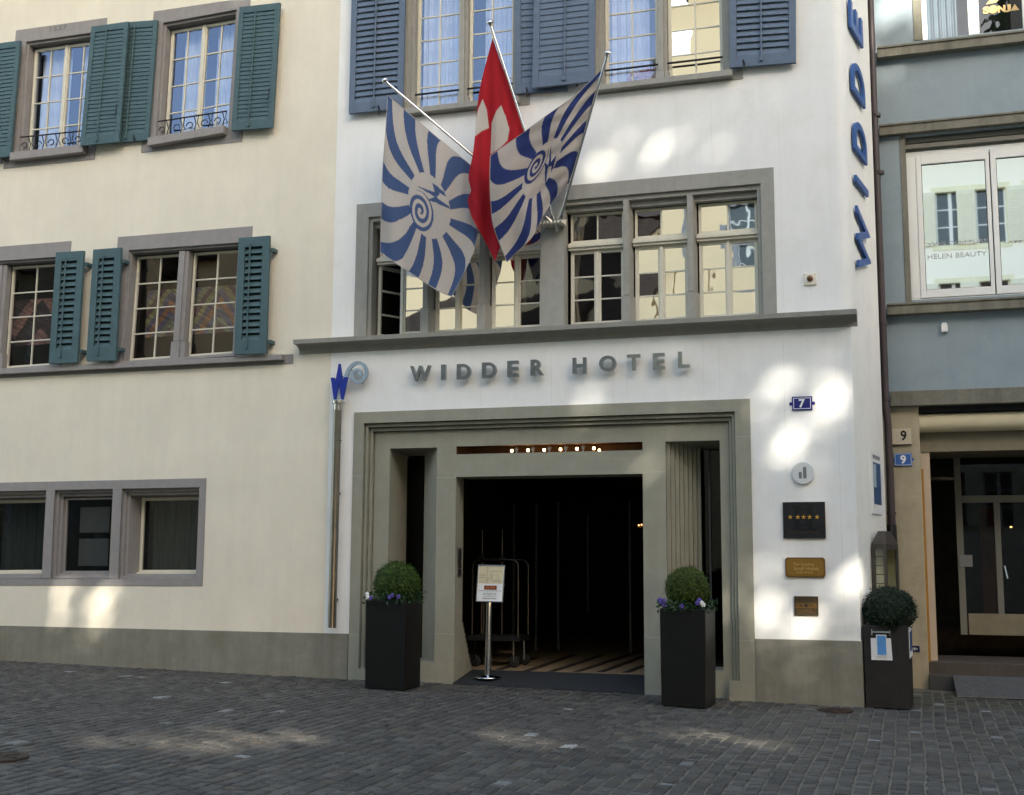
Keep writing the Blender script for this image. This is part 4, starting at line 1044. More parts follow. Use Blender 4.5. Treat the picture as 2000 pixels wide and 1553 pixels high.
# upper shop window
m = MB(); m.box(n(1783.5,40).x, ux0, Y2-0.012, Y2+0.25, uz0, uz0+2.4); win = m.build('window', M['nstone'], nb, bevel=0.003)
m = MB(); a0, a1, b0, b1x = n(1810,40,yF).x, n(1891,40,yF).x, n(1912,40,yF).x, n(1998,40,yF).x
zt_ = uz0+2.2
m.box(ux0-0.0, a0, yF, yF+0.07, uz0, zt_); m.box(a1, b0, yF, yF+0.07, uz0, zt_); m.box(b1x, b1x+0.12, yF, yF+0.07, uz0, zt_)
m.build('sash', M['upvc'], win, bevel=0.005)
m = MB()
for a, b in ((a0,a1),(b0,b1x),(b1x+0.12,3.6)): m = MB(); m.q((a,yF+0.02,uz0),(b,yF+0.02,uz0),(b,yF+0.02,zt_),(a,yF+0.02,zt_)); m.build('pane', M['g_n2'], win)
m = MB(); rq = Q.rect(ux0, 3.6, uz0, zt_, Y2); room(m, rq, 0.25, 1.2); m.build('interior', M['dark'], win)
m = MB(); curtain(m, rq, 0.30, 0.0, 0.155, 0, 1, 5); curtain(m, rq, 0.30, 0.48, 0.62, 0, 1, 5); m.build('curtain', M['greycurt2'] if 'greycurt2' in M else M['greycurtain'], win)
m = MB(); k6 = 2000/260; T6 = lambda x, y: (1740+x/k6, y/k6)
yS2 = yF+0.012
for ch, x0, x1, y0, y1 in (('S',1385,1475,95,215),('O',1470,1605,80,205),('N',1608,1720,75,195),('J',1722,1800,65,185),('A',1800,1925,55,165)):
    a, b = n(*T6(x0,y1),yS2), n(*T6(x1,y0),yS2)
    if ch == 'O': m.lathe(((a.x+b.x)/2,yS2,(a.z+b.z)/2), [((b.x-a.x)/2,0),((b.x-a.x)/2,0.003)], 24, OUT)
    elif ch == 'A': m.prism([(a.x,yS2,a.z),(b.x,yS2,a.z),((a.x+b.x)/2,yS2,b.z)], (0,-0.003,0))
    else: lettering(m, ch, a, X, Z, OUT, 0.003, 0.06, fit=(b.x-a.x, b.z-a.z))
a, b = n(*T6(1430,90),yS2), n(*T6(1650,-40),yS2)
m.prism([(a.x,yS2,a.z+0.02),(b.x-0.06,yS2,a.z+0.03),(b.x,yS2,b.z),(a.x+0.06,yS2,b.z)], (0,-0.003,0))
m.build('lettering', M['goldprint'], win)
# ground floor: pillar, recess, awning, door
zg = gz(0.3, Y2)
pxl, pxr = n(1741,800).x, n(1799,805).x
m = MB(); m.box(-0.35, n(1808,1150).x, Y2-0.02, Y2+0.22, -0.2, zb4[1]+0.0); m.build('pillar', M['npillar'], nb, bevel=0.01)
m = MB(); xo = n(1808,1150).x; m.box(xo, xo+0.03, Y2+0.0, Y2+0.05, n(1810,1293).z, n(1803,916).z); m.build('painted_strip', M['orange'], nb)
m = MB(); xq = n(1826,1150,Y2+0.25).x; m.box(xo-0.05, xq, Y2+0.22, Y2+0.45, zg, zb4[1]); m.build('inner_pilaster', M['npink'], nb, bevel=0.004)
m = MB(); zd0 = n(1900,1287,Y2+0.2).z
m.q((xq,Y2+0.45,-0.1),(xq,Y2+1.35,-0.1),(xq,Y2+1.35,4.2),(xq,Y2+0.45,4.2)); m.build('recess_wall', M['dgrey'], nb)
m = MB(); zso = n(1900,884,Y2+0.45).z
m.box(xo-0.05, 6, Y2+0.20, Y2+0.5, zso, zb4[1]); m.q((xq,Y2+0.5,zso+0.01),(6,Y2+0.5,zso+0.01),(6,Y2+1.5,zso+0.01),(xq,Y2+1.5,zso+0.01)); m.build('recess_lintel', M['kick'], nb)
# rolled awning
za0, za1 = n(1850,842,Y2-0.02).z, n(1850,805,Y2-0.02).z; rA = (za1-za0)/2
m = MB()
prof = [(Y2+0.12-rA*0.95*math.sin(t*math.pi/14), (za0+za1)/2+rA*math.cos(t*math.pi/14)) for t in range(15)]
m.loops([[(xo-0.06,a,b) for a, b in prof], [(7,a,b) for a, b in prof]], close=False); m.q(*[(xo-0.06,a,b) for a, b in prof])
m.build('rolled_awning', M['awning'], nb, smooth=True)
m = MB(); m.box(xo-0.06, 7, Y2+0.02, Y2+0.14, za1+0.005, zb4[1]); m.build('awning_rail', M['ink'], nb)
# door: frame, panes, kick plate
yD = Y2+1.30; Dn = lambda px, py: at(px, py, yD)
fx0, fx1 = Dn(1871,1100).x, Dn(1884,1100).x
zth = Dn(1900,1240).z; ztr0, ztr1 = Dn(1900,982).z, Dn(1900,968).z; zk = Dn(1940,1199).z
m = MB(); zf = zth
m.box(fx0, fx1, yD, yD+0.06, zf, zso+0.3); m.box(fx1, 5, yD, yD+0.06, ztr0, ztr1); m.box(Dn(1946,1100).x, Dn(1958,1100).x, yD+0.02, yD+0.06, zk, ztr0)
dr = m.build('door', M['alu2'], nb, bevel=0.003)
m = MB(); m.box(fx1+0.02, 5, yD+0.01, yD+0.04, zf, zk); m.build('kick_panel', M['kick'], dr, bevel=0.003)
m = MB(); m.q((fx1,yD+0.03,zk),(5,yD+0.03,zk),(5,yD+0.03,zso+0.3),(fx1,yD+0.03,zso+0.3)); m.build('pane', M['g_door'], dr)
m = MB(); a, b = Dn(1874,1107), Dn(1899,1084); m.box(a.x, b.x, yD-0.02, yD, a.z, b.z); m.build('lock_plate', M['paperg'] if 'paperg' in M else M['alu'], dr, bevel=0.003)
m = MB(); m.tube([Dn(1962,1105), Dn(1968,1130)], 0.02, 8); m.build('handle', M['chrome'], dr)
m = MB(); m.q((xq-0.2,yD+2.5,-0.1),(6,yD+2.5,-0.1),(6,yD+2.5,5),(xq-0.2,yD+2.5,5)); m.q((fx0,yD+0.06,zf),(6,yD+0.06,zf),(6,yD+2.5,zf),(fx0,yD+2.5,zf)); m.q((xq-0.2,yD+0.07,zf),(xq-0.2,yD+2.5,zf),(xq-0.2,yD+2.5,5),(xq-0.2,yD+0.07,5)); m.build('shop_interior', M['shopdark'], nb)
m = MB(); a, b = Dn(1926,1200), Dn(1944,985); m.box(a.x, b.x, yD+0.5, yD+0.55, zf, b.z); m.build('inner_curtain', M['orangedk'] if 'orangedk' in M else M['rust'], nb)
m = MB(); c = Dn(1975,1029); m.lathe((c.x+0.03, yD+0.4, c.z), [(0.016,0),(0.016,0.02)], 10); m.build('inner_lamp', M['lamp2'], nb)
# step and recess floor
zs_t = n(1900,1287,Y2+0.05).z
m = MB(); m.box(xo-0.02, 7, Y2+0.02, yD+0.1, -0.2, n(1900,1290,Y2+0.45).z); m.build('door_step', M['brownstep'], nb, bevel=0.01)
m = MB(); m.box(xo-0.0, 7, Y2-0.14, Y2+0.018, -0.2, n(1830,1318,Y2-0.14).z); m.build('lower_step', M['dgreystone'] if 'dgreystone' in M else M['plinth'], nb, bevel=0.01)
# old number plate, blue number plate
def nplate(px0,py0,px1,py1): a, b = n(px0,py1,Y2-0.04), n(px1,py0,Y2-0.04); return a.x, b.x, a.z, b.z
x0,x1,z0,z1 = nplate(1742,837,1779,866)
t = thing('old_number_plate', 'aged ivory plate with a black number 9 on the beige pillar', 'number plate', ((x0+x1)/2,Y2-0.03,z0))
m = MB(); m.box(x0,x1,Y2-0.05,Y2-0.015,z0,z1); m.box(x0-0.01,x1+0.012,Y2-0.062,Y2-0.015,z0-0.02,z0); m.build('plate', M['ivory'], t, bevel=0.004)
m = MB(); lettering(m, '9', (x0+0.115,Y2-0.050,z0+0.03), X, Z, OUT, 0.004, 0.03, fit=(0.075,z1-z0-0.055)); m.build('numeral', M['ink'], t)
x0,x1,z0,z1 = nplate(1747,884.5,1781,910.5)
t = thing('blue_number_plate', 'bright blue enamel plate with a white number 9 under the ivory plate', 'number plate', ((x0+x1)/2,Y2-0.03,z0))
m = MB(); m.box(x0,x1,Y2-0.04,Y2-0.015,z0,z1)
for x in (x0-0.01,x1+0.01): m.lathe((x,Y2-0.02,(z0+z1)/2), [(0.018,0),(0.018,0.008)], 10, OUT)
m.build('plate', M['enamelb2'], t, bevel=0.003)
m = MB(); lettering(m, '9', ((x0+x1)/2-0.036,Y2-0.040,z0+0.03), X, Z, OUT, 0.004, 0.03, fit=(0.072,z1-z0-0.06)); m.build('numeral', M['enamelw'], t)
m = MB(); e = 0.010
for b in ((x0+e,x1-e,z0+e,z0+e+0.005),(x0+e,x1-e,z1-e-0.005,z1-e),(x0+e,x0+e+0.005,z0+e+0.005,z1-e-0.005),(x1-e-0.005,x1-e,z0+e+0.005,z1-e-0.005)): m.box(b[0],b[1],Y2-0.043,Y2-0.039,b[2],b[3])
m.build('border_line', M['enamelw'], t)
x0,x1,z0,z1 = nplate(1777,1261.5,1796,1273.5)
t = thing('hydrant_plate', 'tiny navy tin plate low on the beige pillar, right of the tub', 'marker plate', ((x0+x1)/2,Y2-0.03,z0))
m = MB(); m.box(x0,x1,Y2-0.035,Y2-0.015,z0,z1); m.build('plate', M['navy'], t, bevel=0.002)
m = MB(); cx, cz = (x0+x1)/2,(z0+z1)/2; m.box(cx-0.035,cx+0.035,Y2-0.038,Y2-0.034,cz-0.004,cz+0.004); m.box(cx-0.003,cx+0.003,Y2-0.038,Y2-0.034,cz-0.022,cz-0.004); m.box(cx-0.02,cx+0.02,Y2-0.038,Y2-0.034,cz+0.012,cz+0.015); m.build('mark', M['enamelw'], t)
a, b = n(1839,648,Y2-0.05), n(1850.5,630,Y2-0.05)
m = MB(); cx = (a.x+b.x)/2; m.prism([(a.x,Y2-0.05,a.z),(b.x,Y2-0.05,a.z),(b.x,Y2-0.05,b.z-0.03),(b.x-0.015,Y2-0.05,b.z),(a.x+0.015,Y2-0.05,b.z),(a.x,Y2-0.05,b.z-0.03)], (0,0.05,0))
m.box(a.x+0.01,b.x-0.01,Y2-0.053,Y2-0.05,a.z+0.008,a.z+0.018)
tag(m.build('sensor_box', M['enamelw'], origin=(cx,Y2,a.z), bevel=0.004), 'little white sensor box high on the grey blue wall', 'sensor')

# downpipe in the corner
pts = [(1697,-60),(1706,200),(1715,420),(1722,600),(1727,720),(1729,790),(1734,830),(1739,950),(1742,1040),(1744,1200)]
P = [at(a, b, 1.92) for a, b in pts]
dp = thing('downpipe', 'brown rain downpipe in the corner between hotel and grey blue house', 'downpipe', (P[-1].x,1.92,gz(0)))
m = MB(); m.tube(P[:9], 0.052, 16); m.build('pipe', M['brownpipe'], dp, smooth=True)
m = MB(); m.tube([P[8]+V((0,0.01,0.10)), V((P[8].x+0.02,1.93,0.0))], 0.062, 16); m.build('shoe_pipe', M['ink'], dp, smooth=True)
m = MB()
for px, py in ((1711.5,226),(1718,338),(1725,633),(1730,780),(1741,1003)):
    p = at(px, py, 1.92); m.tube([p+V((0,0,-0.02)), p+V((0,0,0.02))], 0.060, 16); m.box(p.x-0.012,p.x+0.012,1.92,Y2,p.z-0.012,p.z+0.012)
m.build('pipe_clip', M['brownpipe'], dp)

# ================================================================== STREET FURNITURE
def tub(name, label, cat, fl_, fr_, top_py, depth, y, ang=0.0, taper=0.0, material='planter', group=None):
    """four sided tub; fl_, fr_ front foot corners (world x), standing on the street"""
    g = gz((fl_+fr_)/2, y)
    cx = (fl_+fr_)/2; w = (fr_-fl_)/2; zt = at((1000), 776, 0).z
    t = thing(name, label, cat, (cx, y+depth/2, g), group)
    return t, cx, w, g
def make_tub(name, label, corners, ztop, material, group=None, lip=0.03, taper=0.0):
    """corners: ground footprint (front left, front right, back right, back left)"""
    c = sum((V(p) for p in corners), V())/4
    t = thing(name, label, 'planter', (c.x, c.y, c.z), group)
    m = MB()
    bot = [V(p) for p in corners]; k = 1+taper
    top = [V((c.x+(p.x-c.x)*k, c.y+(p.y-c.y)*k, ztop)) for p in bot]
    ins = lambda L, f, z: [V((c.x+(p.x-c.x)*f, c.y+(p.y-c.y)*f, z)) for p in L]
    foot = [V((p.x,p.y,gz(p.x,p.y)+0.012)) for p in bot]
    m.loops([foot, top, ins(top, 0.86, ztop), ins(top, 0.84, ztop-0.10)])
    m.q(*foot[::-1])
    m.build('tub', M[material], t, bevel=0.008)
    m = MB(); m.q(*ins(top, 0.845, ztop-0.05)); m.build('soil', M['soil'], t)
    return t, top
def leaf_ball(name, label, c, r, nleaf, size, base, squash=0.92, group=None, cat='shrub', seed=1, stem=None):
    rnd = random.Random(seed); m = MB(); cols = []
    c = V(c)
    for k in range(nleaf):
        zz = rnd.uniform(-1, 1); a = rnd.uniform(0, 6.2832); s = math.sqrt(1-zz*zz)
        d = V((s*math.cos(a), s*math.sin(a), zz))
        bumpy = 1+0.075*noise.noise(d*2.6+V((seed,0,0)))+0.06*noise.noise(d*7)
        rad = r*bumpy*(rnd.uniform(0.86, 1.01) if rnd.random() < 0.93 else rnd.uniform(1.0, 1.10))
        p = c+V((d.x*rad, d.y*rad, d.z*rad*squash))
        n = (d+V((rnd.uniform(-1,1),rnd.uniform(-1,1),rnd.uniform(-1,1)))*0.75).normalized()
        u = n.orthogonal().normalized(); u = Matrix.Rotation(rnd.uniform(0,6.28),3,n) @ u; v = n.cross(u)
        sz = size*rnd.uniform(0.6,1.3)
        m.q(p-u*sz, p-v*sz*0.5, p+u*sz, p+v*sz*0.5)
        tone = V(base)*rnd.uniform(0.55,1.5)*(0.9+0.35*noise.noise(d*4+V((0,seed,0))))
        if rnd.random() < 0.12: tone = tone*1.5+V((0.01,0.012,0))
        cols += [tone]*4
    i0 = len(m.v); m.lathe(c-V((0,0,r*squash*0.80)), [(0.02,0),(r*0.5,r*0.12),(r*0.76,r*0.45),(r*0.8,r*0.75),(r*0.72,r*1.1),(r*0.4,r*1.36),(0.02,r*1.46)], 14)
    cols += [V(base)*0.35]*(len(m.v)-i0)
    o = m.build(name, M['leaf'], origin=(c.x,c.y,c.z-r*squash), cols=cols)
    return tag(o, label, cat, group)
def flowers(label, cx, cy, z, hw, spots, seed, group):
    """trailing leaves and pansies round the rim"""
    rnd = random.Random(seed); t = thing('pansies', label, 'flowers', (cx, cy, z), group)
    m = MB(); cols = []
    for k in range(700):
        a = rnd.uniform(0, 6.283); rr = hw*rnd.uniform(0.75, 1.28)
        sq = 1/max(abs(math.cos(a)), abs(math.sin(a))); sq = 1+(sq-1)*0.6
        p = V((cx+math.cos(a)*rr*sq, cy+math.sin(a)*rr*sq, z+rnd.uniform(-0.06, 0.085)*(1.0 if rr > hw else 0.7)+0.02))
        n = V((rnd.uniform(-1,1),rnd.uniform(-1,0.3),rnd.uniform(0,1.2))).normalized(); u = n.orthogonal().normalized(); u = Matrix.Rotation(rnd.uniform(0,6.28),3,n) @ u; v = n.cross(u); s = rnd.uniform(0.011,0.026)
        m.q(p-u*s, p-v*s*0.55, p+u*s, p+v*s*0.55); cols += [V((0.018,0.045,0.014))*rnd.uniform(0.5,1.7)]*4
    m.build('foliage', M['leaf'], t, cols=cols)
    for dx, dy, dz_, kind in spots:
        m = MB(); c = V((cx+dx, cy+dy, z+dz_))
        for j in range(5):
            a = j*1.2566+0.3; d = V((math.cos(a)*0.015, -0.006, math.sin(a)*0.015)); q = c+d
            m.lathe(q, [(0.002,-0.003),(0.0145,0),(0.010,0.003)], 8, (0.2*math.cos(a),-1,0.2*math.sin(a)+0.3))
        m.build('blossom', M[kind], t)
gp = 'black planters flanking the hotel entrance'
def footprint(x0, x1, y0, dep, ang):
    ca, sa = math.cos(ang), math.sin(ang); o = V((x0, y0, 0)); ax = V((ca, sa, 0)); ay = V((-sa, ca, 0)); w = x1-x0
    return [V((p.x,p.y,gz(p.x,p.y))) for p in (o, o+ax*w, o+ax*w+ay*dep, o+ay*dep)]
# left
fp = footprint(-6.25, -5.735, -1.0, 0.52, 0.0)
zt = at(750, 1173, -1.0).z
t1, top1 = make_tub('planter', 'tall black square planter left of the hotel doorway', fp, zt, 'planter', gp, taper=0.03)
c = sum(top1, V())/4
leaf_ball('boxwood_ball', 'bright green clipped boxwood ball in the left black planter', (c.x+0.03, c.y, zt+0.20), 0.285, 12000, 0.0115, (0.042,0.086,0.010), 0.95, 'boxwood balls in the black planters', seed=3)
flowers('pansies and trailing leaves around the boxwood left of the doorway', c.x, c.y, zt, 0.27, [(-0.26,-0.24,0.075,'petal_w'),(-0.19,-0.28,0.03,'petal_v'),(0.10,-0.29,0.065,'petal_v'),(0.06,-0.29,0.04,'petal_v'),(0.17,-0.28,0.05,'petal_v'),(-0.24,-0.27,0.04,'petal_w')], 5, 'pansies in the black planters')
# right
fp = footprint(-2.615, -2.105, -1.03, 0.50, R_(-4))
zt = at(1338, 1189.5, -1.03).z
t2, top2 = make_tub('planter', 'tall black square planter right of the hotel doorway', fp, zt, 'planter', gp, taper=0.03)
c = sum(top2, V())/4
leaf_ball('boxwood_ball', 'yellow green clipped boxwood ball in the right black planter', (c.x+0.0, c.y, zt+0.22), 0.25, 10000, 0.0115, (0.054,0.088,0.010), 1.0, 'boxwood balls in the black planters', seed=8)
flowers('violet and white pansies around the boxwood right of the doorway', c.x, c.y, zt, 0.265, [(-0.27,-0.26,0.10,'petal_v'),(-0.25,-0.27,0.07,'petal_v'),(-0.21,-0.28,0.045,'petal_v'),(-0.22,-0.28,0.09,'petal_v'),(0.18,-0.28,0.10,'petal_v'),(0.20,-0.28,0.075,'petal_w'),(0.22,-0.27,0.05,'petal_w'),(0.16,-0.29,0.07,'petal_v'),(-0.02,-0.29,0.03,'petal_v')], 9, 'pansies in the black planters')
# brown tub at the corner, set along the side wall
fp = footprint(-0.435, 0.045, -0.02, 0.44, R_(-6))
fp[3] = V((-0.355, 0.42, fp[3].z))
zt = at(1722, 1221, -0.02).z
t3, top3 = make_tub('brown_planter', 'dark brown woven square planter at the hotel corner by the downpipe', fp, zt, 'wicker', taper=0.02)
c = sum(top3, V())/4
leaf_ball('yew_ball', 'very dark green clipped yew ball in the brown corner planter', (c.x+0.02, c.y-0.03, zt+0.16), 0.30, 12000, 0.0125, (0.009,0.024,0.012), 0.92, None, seed=12)
def card(name, label, p0, p1, y, material, cat, n_out=0.008, sub=None):
    a, b = at(p0[0], p1[1], y), at(p1[0], p0[1], y); m = MB(); m.box(a.x, b.x, y, y+n_out, a.z, b.z)
    return m, a, b
yf = -0.055
t = thing('leaflet_holder', 'clear leaflet holder with blue leaflets on the front of the brown planter', 'leaflet holder', at(1721,1287,yf))
m, a, b = card('', '', (1702,1247), (1742,1289), yf, None, '', 0.006); m.build('sheet', M['map'] if False else M['paper2'] if 'paper2' in M else M['paper'], t)
m, a, b = card('', '', (1712,1240), (1731,1282), yf-0.014, None, '', 0.010); m.build('leaflet', M['paper'], t)
m, a, b = card('', '', (1714,1242), (1730,1279), yf-0.017, None, '', 0.003); m.build('leaflet_print', M['paperblue'], t)
m = MB(); a, b = at(1703,1236,yf-0.02), at(1738,1233,yf-0.02)
m.box(a.x,b.x,yf-0.02,yf+0.01,a.z,a.z+0.02); m.tube([V((a.x,yf-0.01,a.z+0.04)),V((a.x,yf-0.01,a.z-0.03))],0.006,6); m.tube([V((b.x,yf-0.01,a.z+0.04)),V((b.x,yf-0.01,a.z-0.03))],0.006,6)
m.build('clip_bar', M['chrome'], t)
# poster card on the right flank of the tub
fr, br = top3[1], top3[2]; dv = (br-fr); dv.z = 0; dl = dv.length; dv.normalize(); nn = V((dv.y,-dv.x,0))
o = V((fr.x,fr.y,0))+nn*0.004
z0, z1 = at(1768,1285,0.1).z, at(1768,1226,0.1).z
t = thing('poster_card', 'blue poster card stuck on the right flank of the brown planter', 'poster', o+dv*0.2+V((0,0,z0)))
m = MB(); m.prism([o+dv*0.08+V((0,0,z0)), o+dv*(dl-0.06)+V((0,0,z0+0.02)), o+dv*(dl-0.06)+V((0,0,z1+0.02)), o+dv*0.08+V((0,0,z1))], nn*0.006); m.build('card', M['paper'], t)
m = MB(); o2 = o+nn*0.007; m.prism([o2+dv*0.11+V((0,0,z0+0.07)), o2+dv*(dl-0.09)+V((0,0,z0+0.09)), o2+dv*(dl-0.09)+V((0,0,z1-0.03)), o2+dv*0.11+V((0,0,z1-0.05))], nn*0.002); m.build('print', M['paperblue2'], t)
# showcase behind it
A, Bq, Cq = at(1705,1150,0.70), at(1733,1150,0.62), at(1757.5,1150,1.10)
A.z = Bq.z = Cq.z = 0; Dq = A+(Cq-Bq)
zl, zh, zr = at(1733,1300,0.62).z, at(1733,1062,0.62).z, at(1722,1037.5,0.8).z
g = gz(-0.2, 0.8)
t = thing('display_case', 'grey brown metal display case with glass faces behind the corner planter', 'display case', (A.x+0.2, 0.85, g))
m = MB(); U = lambda p, z: V((p.x,p.y,z))
def face_frame(m, P, Qp, z0, z1, w, th):
    d = (Qp-P); L = d.length; d.normalize(); nr = V((d.y,-d.x,0)).normalized()
    f = lambda a, z, o: P+d*a+V((0,0,z))+nr*o
    for a, b, c, e in ((0,w,z0,z1),(L-w,L,z0,z1),(w,L-w,z1-w*1.6,z1),(w,L-w,z0,z0+w)):
        m.hexa([f(a,c,0.0),f(b,c,0.0),f(b,e,0.0),f(a,e,0.0),f(a,c,-th),f(b,c,-th),f(b,e,-th),f(a,e,-th)])
    return lambda a, z, o: f(a*L, z, o)
zl0 = 0.95
f1 = face_frame(m, A, Bq, zl0, zh, 0.035, 0.03); f2 = face_frame(m, Bq, Cq, zl0, zh, 0.045, 0.03)
m.loops([[U(A,g),U(Bq,g),U(Cq,g),U(Dq,g)],[U(A,zl0),U(Bq,zl0),U(Cq,zl0),U(Dq,zl0)]])
ctr = (A+Bq+Cq+Dq)/4
ri = lambda p: U(p.lerp(ctr,0.5), zr)
m.loops([[U(A,zh),U(Bq,zh),U(Cq,zh),U(Dq,zh)],[ri(A),ri(Bq),ri(Cq),ri(Dq)]]); m.q(ri(A),ri(Bq),ri(Cq),ri(Dq))
m.build('frame', M['caselead'], t, bevel=0.004)
m = MB(); m.q(f1(0,zl0,-0.015),f1(1,zl0,-0.015),f1(1,zh,-0.015),f1(0,zh,-0.015)); m.q(f2(0,zl0,-0.015),f2(1,zl0,-0.015),f2(1,zh,-0.015),f2(0,zh,-0.015)); m.build('pane', M['g_case'], t)
m = MB(); m.q(U(A,zl0),U(Dq,zl0),U(Dq,zh),U(A,zh)); m.q(U(Dq,zl0),U(Cq,zl0),U(Cq,zh),U(Dq,zh)); m.build('back_panel', M['map'], t)
m = MB()
for k in range(8): z = zl0+0.1+k*(zh-zl0-0.15)/8; m.hexa([f1(0.2,z,-0.02),f1(0.95,z,-0.02),f1(0.95,z+0.012,-0.02),f1(0.2,z+0.012,-0.02),f1(0.2,z,-0.03),f1(0.95,z,-0.03),f1(0.95,z+0.012,-0.03),f1(0.2,z+0.012,-0.03)])
m.build('glazing_bar', M['caselead'], t)

# sign stand in the doorway
bs = at(953, 1329, 0.42); gs = YI+0.0; bz = g0+(FL-g0)*((0.42-YI)/(yr-YI))
t = thing('sign_stand', 'chrome post stand with a framed event notice in front of the hotel door', 'sign stand', (bs.x, 0.42, bz))
bx = bs.x; m = MB(); m.lathe((bx,0.42,bz+0.004), [(0.17,0),(0.175,0.008),(0.165,0.02),(0.05,0.035),(0.042,0.05)], 32); m.build('base', M['chrome'], t, smooth=True)
zt = at(957, 1177, 0.40).z
m = MB(); m.tube([(bx,0.42,bz+0.03),(bx+0.012,0.42,zt)], 0.045, 20); m.tube([(bx+0.012,0.42,zt-0.02),(bx+0.012,0.42,zt+0.0)], 0.05, 20); m.build('post', M['chrome'], t, smooth=True)
a, b = at(930,1175.5,0.34), at(984,1103.5,0.34)
m = MB(); Wd, Hd = b.x-a.x, b.z-a.z; sk = 0.02
Pn = lambda u, v, o: V((a.x+Wd*u+0.012*(v-0.5)+0.0, 0.34+o+0.05*v, a.z+Hd*v-0.004*u))
def pbox(m, u0,u1,v0,v1,o0,o1): m.hexa([Pn(u0,v0,o0),Pn(u1,v0,o0),Pn(u1,v1,o0),Pn(u0,v1,o0),Pn(u0,v0,o1),Pn(u1,v0,o1),Pn(u1,v1,o1),Pn(u0,v1,o1)])
pbox(m,0,1,0,0.03,-0.012,0.02); pbox(m,0,1,0.97,1,-0.012,0.02); pbox(m,0,0.035,0.03,0.97,-0.012,0.02); pbox(m,0.965,1,0.03,0.97,-0.012,0.02); m.build('frame', M['steel'], t, bevel=0.003)
m = MB(); pbox(m,0.035,0.965,0.03,0.97,-0.004,0.01); sh = m.build('sheet', M['paper'], t)
m = MB(); pbox(m,0.06,0.94,0.50,0.96,-0.006,-0.004); m.build('map', M['map'], sh)
m = MB()
for (u0,u1,v0,v1) in ((0.06,0.38,0.72,0.725),(0.36,0.365,0.72,0.96),(0.40,0.405,0.5,0.66),(0.06,0.34,0.66,0.665),(0.5,0.9,0.83,0.835),(0.52,0.525,0.62,0.80),(0.60,0.86,0.56,0.565),(0.08,0.30,0.54,0.545),(0.36,0.365,0.5,0.66)): pbox(m,u0,u1,v0,v1,-0.0075,-0.006)
for k in range(10):
    x, y = 0.66+0.15*math.cos(k*0.63), 0.66+0.08*math.sin(k*0.63); pbox(m,x-0.035,x+0.035,y-0.003,y+0.003,-0.0075,-0.006)
m.build('map_lines', M['bronze'], sh)
m = MB(); pbox(m,0.28,0.74,0.335,0.445,-0.007,-0.004); m.build('label_patch', M['redlabel'], sh)
m = MB(); lettering(m,'ALPIQ',Pn(0.33,0.36,-0.007),X,Z,OUT,0.001,0.02,fit=(Wd*0.36,Hd*0.06)); m.build('patch_lettering', M['orangeprint'], sh)
m = MB()
for s, u0, u1, v, h in (('Finanzanalystenkonferenz',0.08,0.92,0.285,0.028),('Bitte benutzen Sie',0.27,0.73,0.225,0.022),('den Eingang an der',0.25,0.75,0.185,0.022),('Augustinergasse 24',0.27,0.74,0.145,0.022),('WIDDER SAAL',0.22,0.76,0.075,0.035)): lettering(m,s,Pn(u0,v,-0.0045),X,Z,OUT,0.001,0.012,fit=(Wd*(u1-u0),Hd*h))
m.build('lettering', M['ink'], sh)

# luggage cart in the lobby
yc = 1.35; Cp = lambda px, py, y=yc: at(px, py, y)
t = thing('luggage_cart', 'chrome birdcage luggage cart standing in the dark lobby', 'luggage cart', (Cp(975,1280).x, yc, FL))
zt_c, zb_c = Cp(1005,1093).z, Cp(1012,1243).z
xr, xl = Cp(1012,1180).x, Cp(960,1180).x
m = MB()
for y, dx in ((yc, 0.0), (yc+0.55, -0.02)):
    x1, x0 = xr+dx, xl+dx-0.28; zz = zb_c
    pts = [(x1,y,zz)]+[(x1,y,zt_c-0.10)]+[(x1-0.10+0.10*math.cos(k*math.pi/12),y,zt_c-0.10+0.10*math.sin(k*math.pi/12)) for k in range(1,7)]+[(x0+0.10-0.10*math.sin(k*math.pi/12),y,zt_c-0.10+0.10*math.cos(k*math.pi/12)) for k in range(0,7)]+[(x0,y,zz)]
    m.tube(pts, 0.014, 10)
for x in (xr-0.32, xr-0.62): m.tube([(x,yc+0.27,zb_c),(x,yc+0.27,zt_c+0.42)], 0.012, 8)
m.build('frame', M['dimchrome'], t, smooth=True)
m = MB(); m.box(xl-0.33, xr+0.03, yc-0.05, yc+0.60, zb_c-0.07, zb_c); m.build('platform', M['brass'] if False else M['bronze'], t, bevel=0.01)
for x in (xl-0.24, xr-0.06):
    for y in (yc+0.02, yc+0.52):
        m = MB(); m.lathe((x,y-0.02,FL+0.08), [(0.05,0),(0.08,0.008),(0.08,0.032),(0.05,0.04)], 20, (0,1,0)); w = m.build('wheel', M['ink'], t)
        m = MB(); m.box(x-0.008,x+0.008,y-0.03,y+0.03,FL+0.08,zb_c-0.07); m.build('fork', M['chrome'], w)
for x in (xr-0.32, xr-0.62):
    m = MB(); m.lathe((x,yc+0.24,zt_c+0.02), [(0.01,-0.04),(0.05,-0.02),(0.055,0.0),(0.05,0.02),(0.01,0.04)], 16, (0,1,0)); m.build('bumper_knob', M['ink'], t, smooth=True)

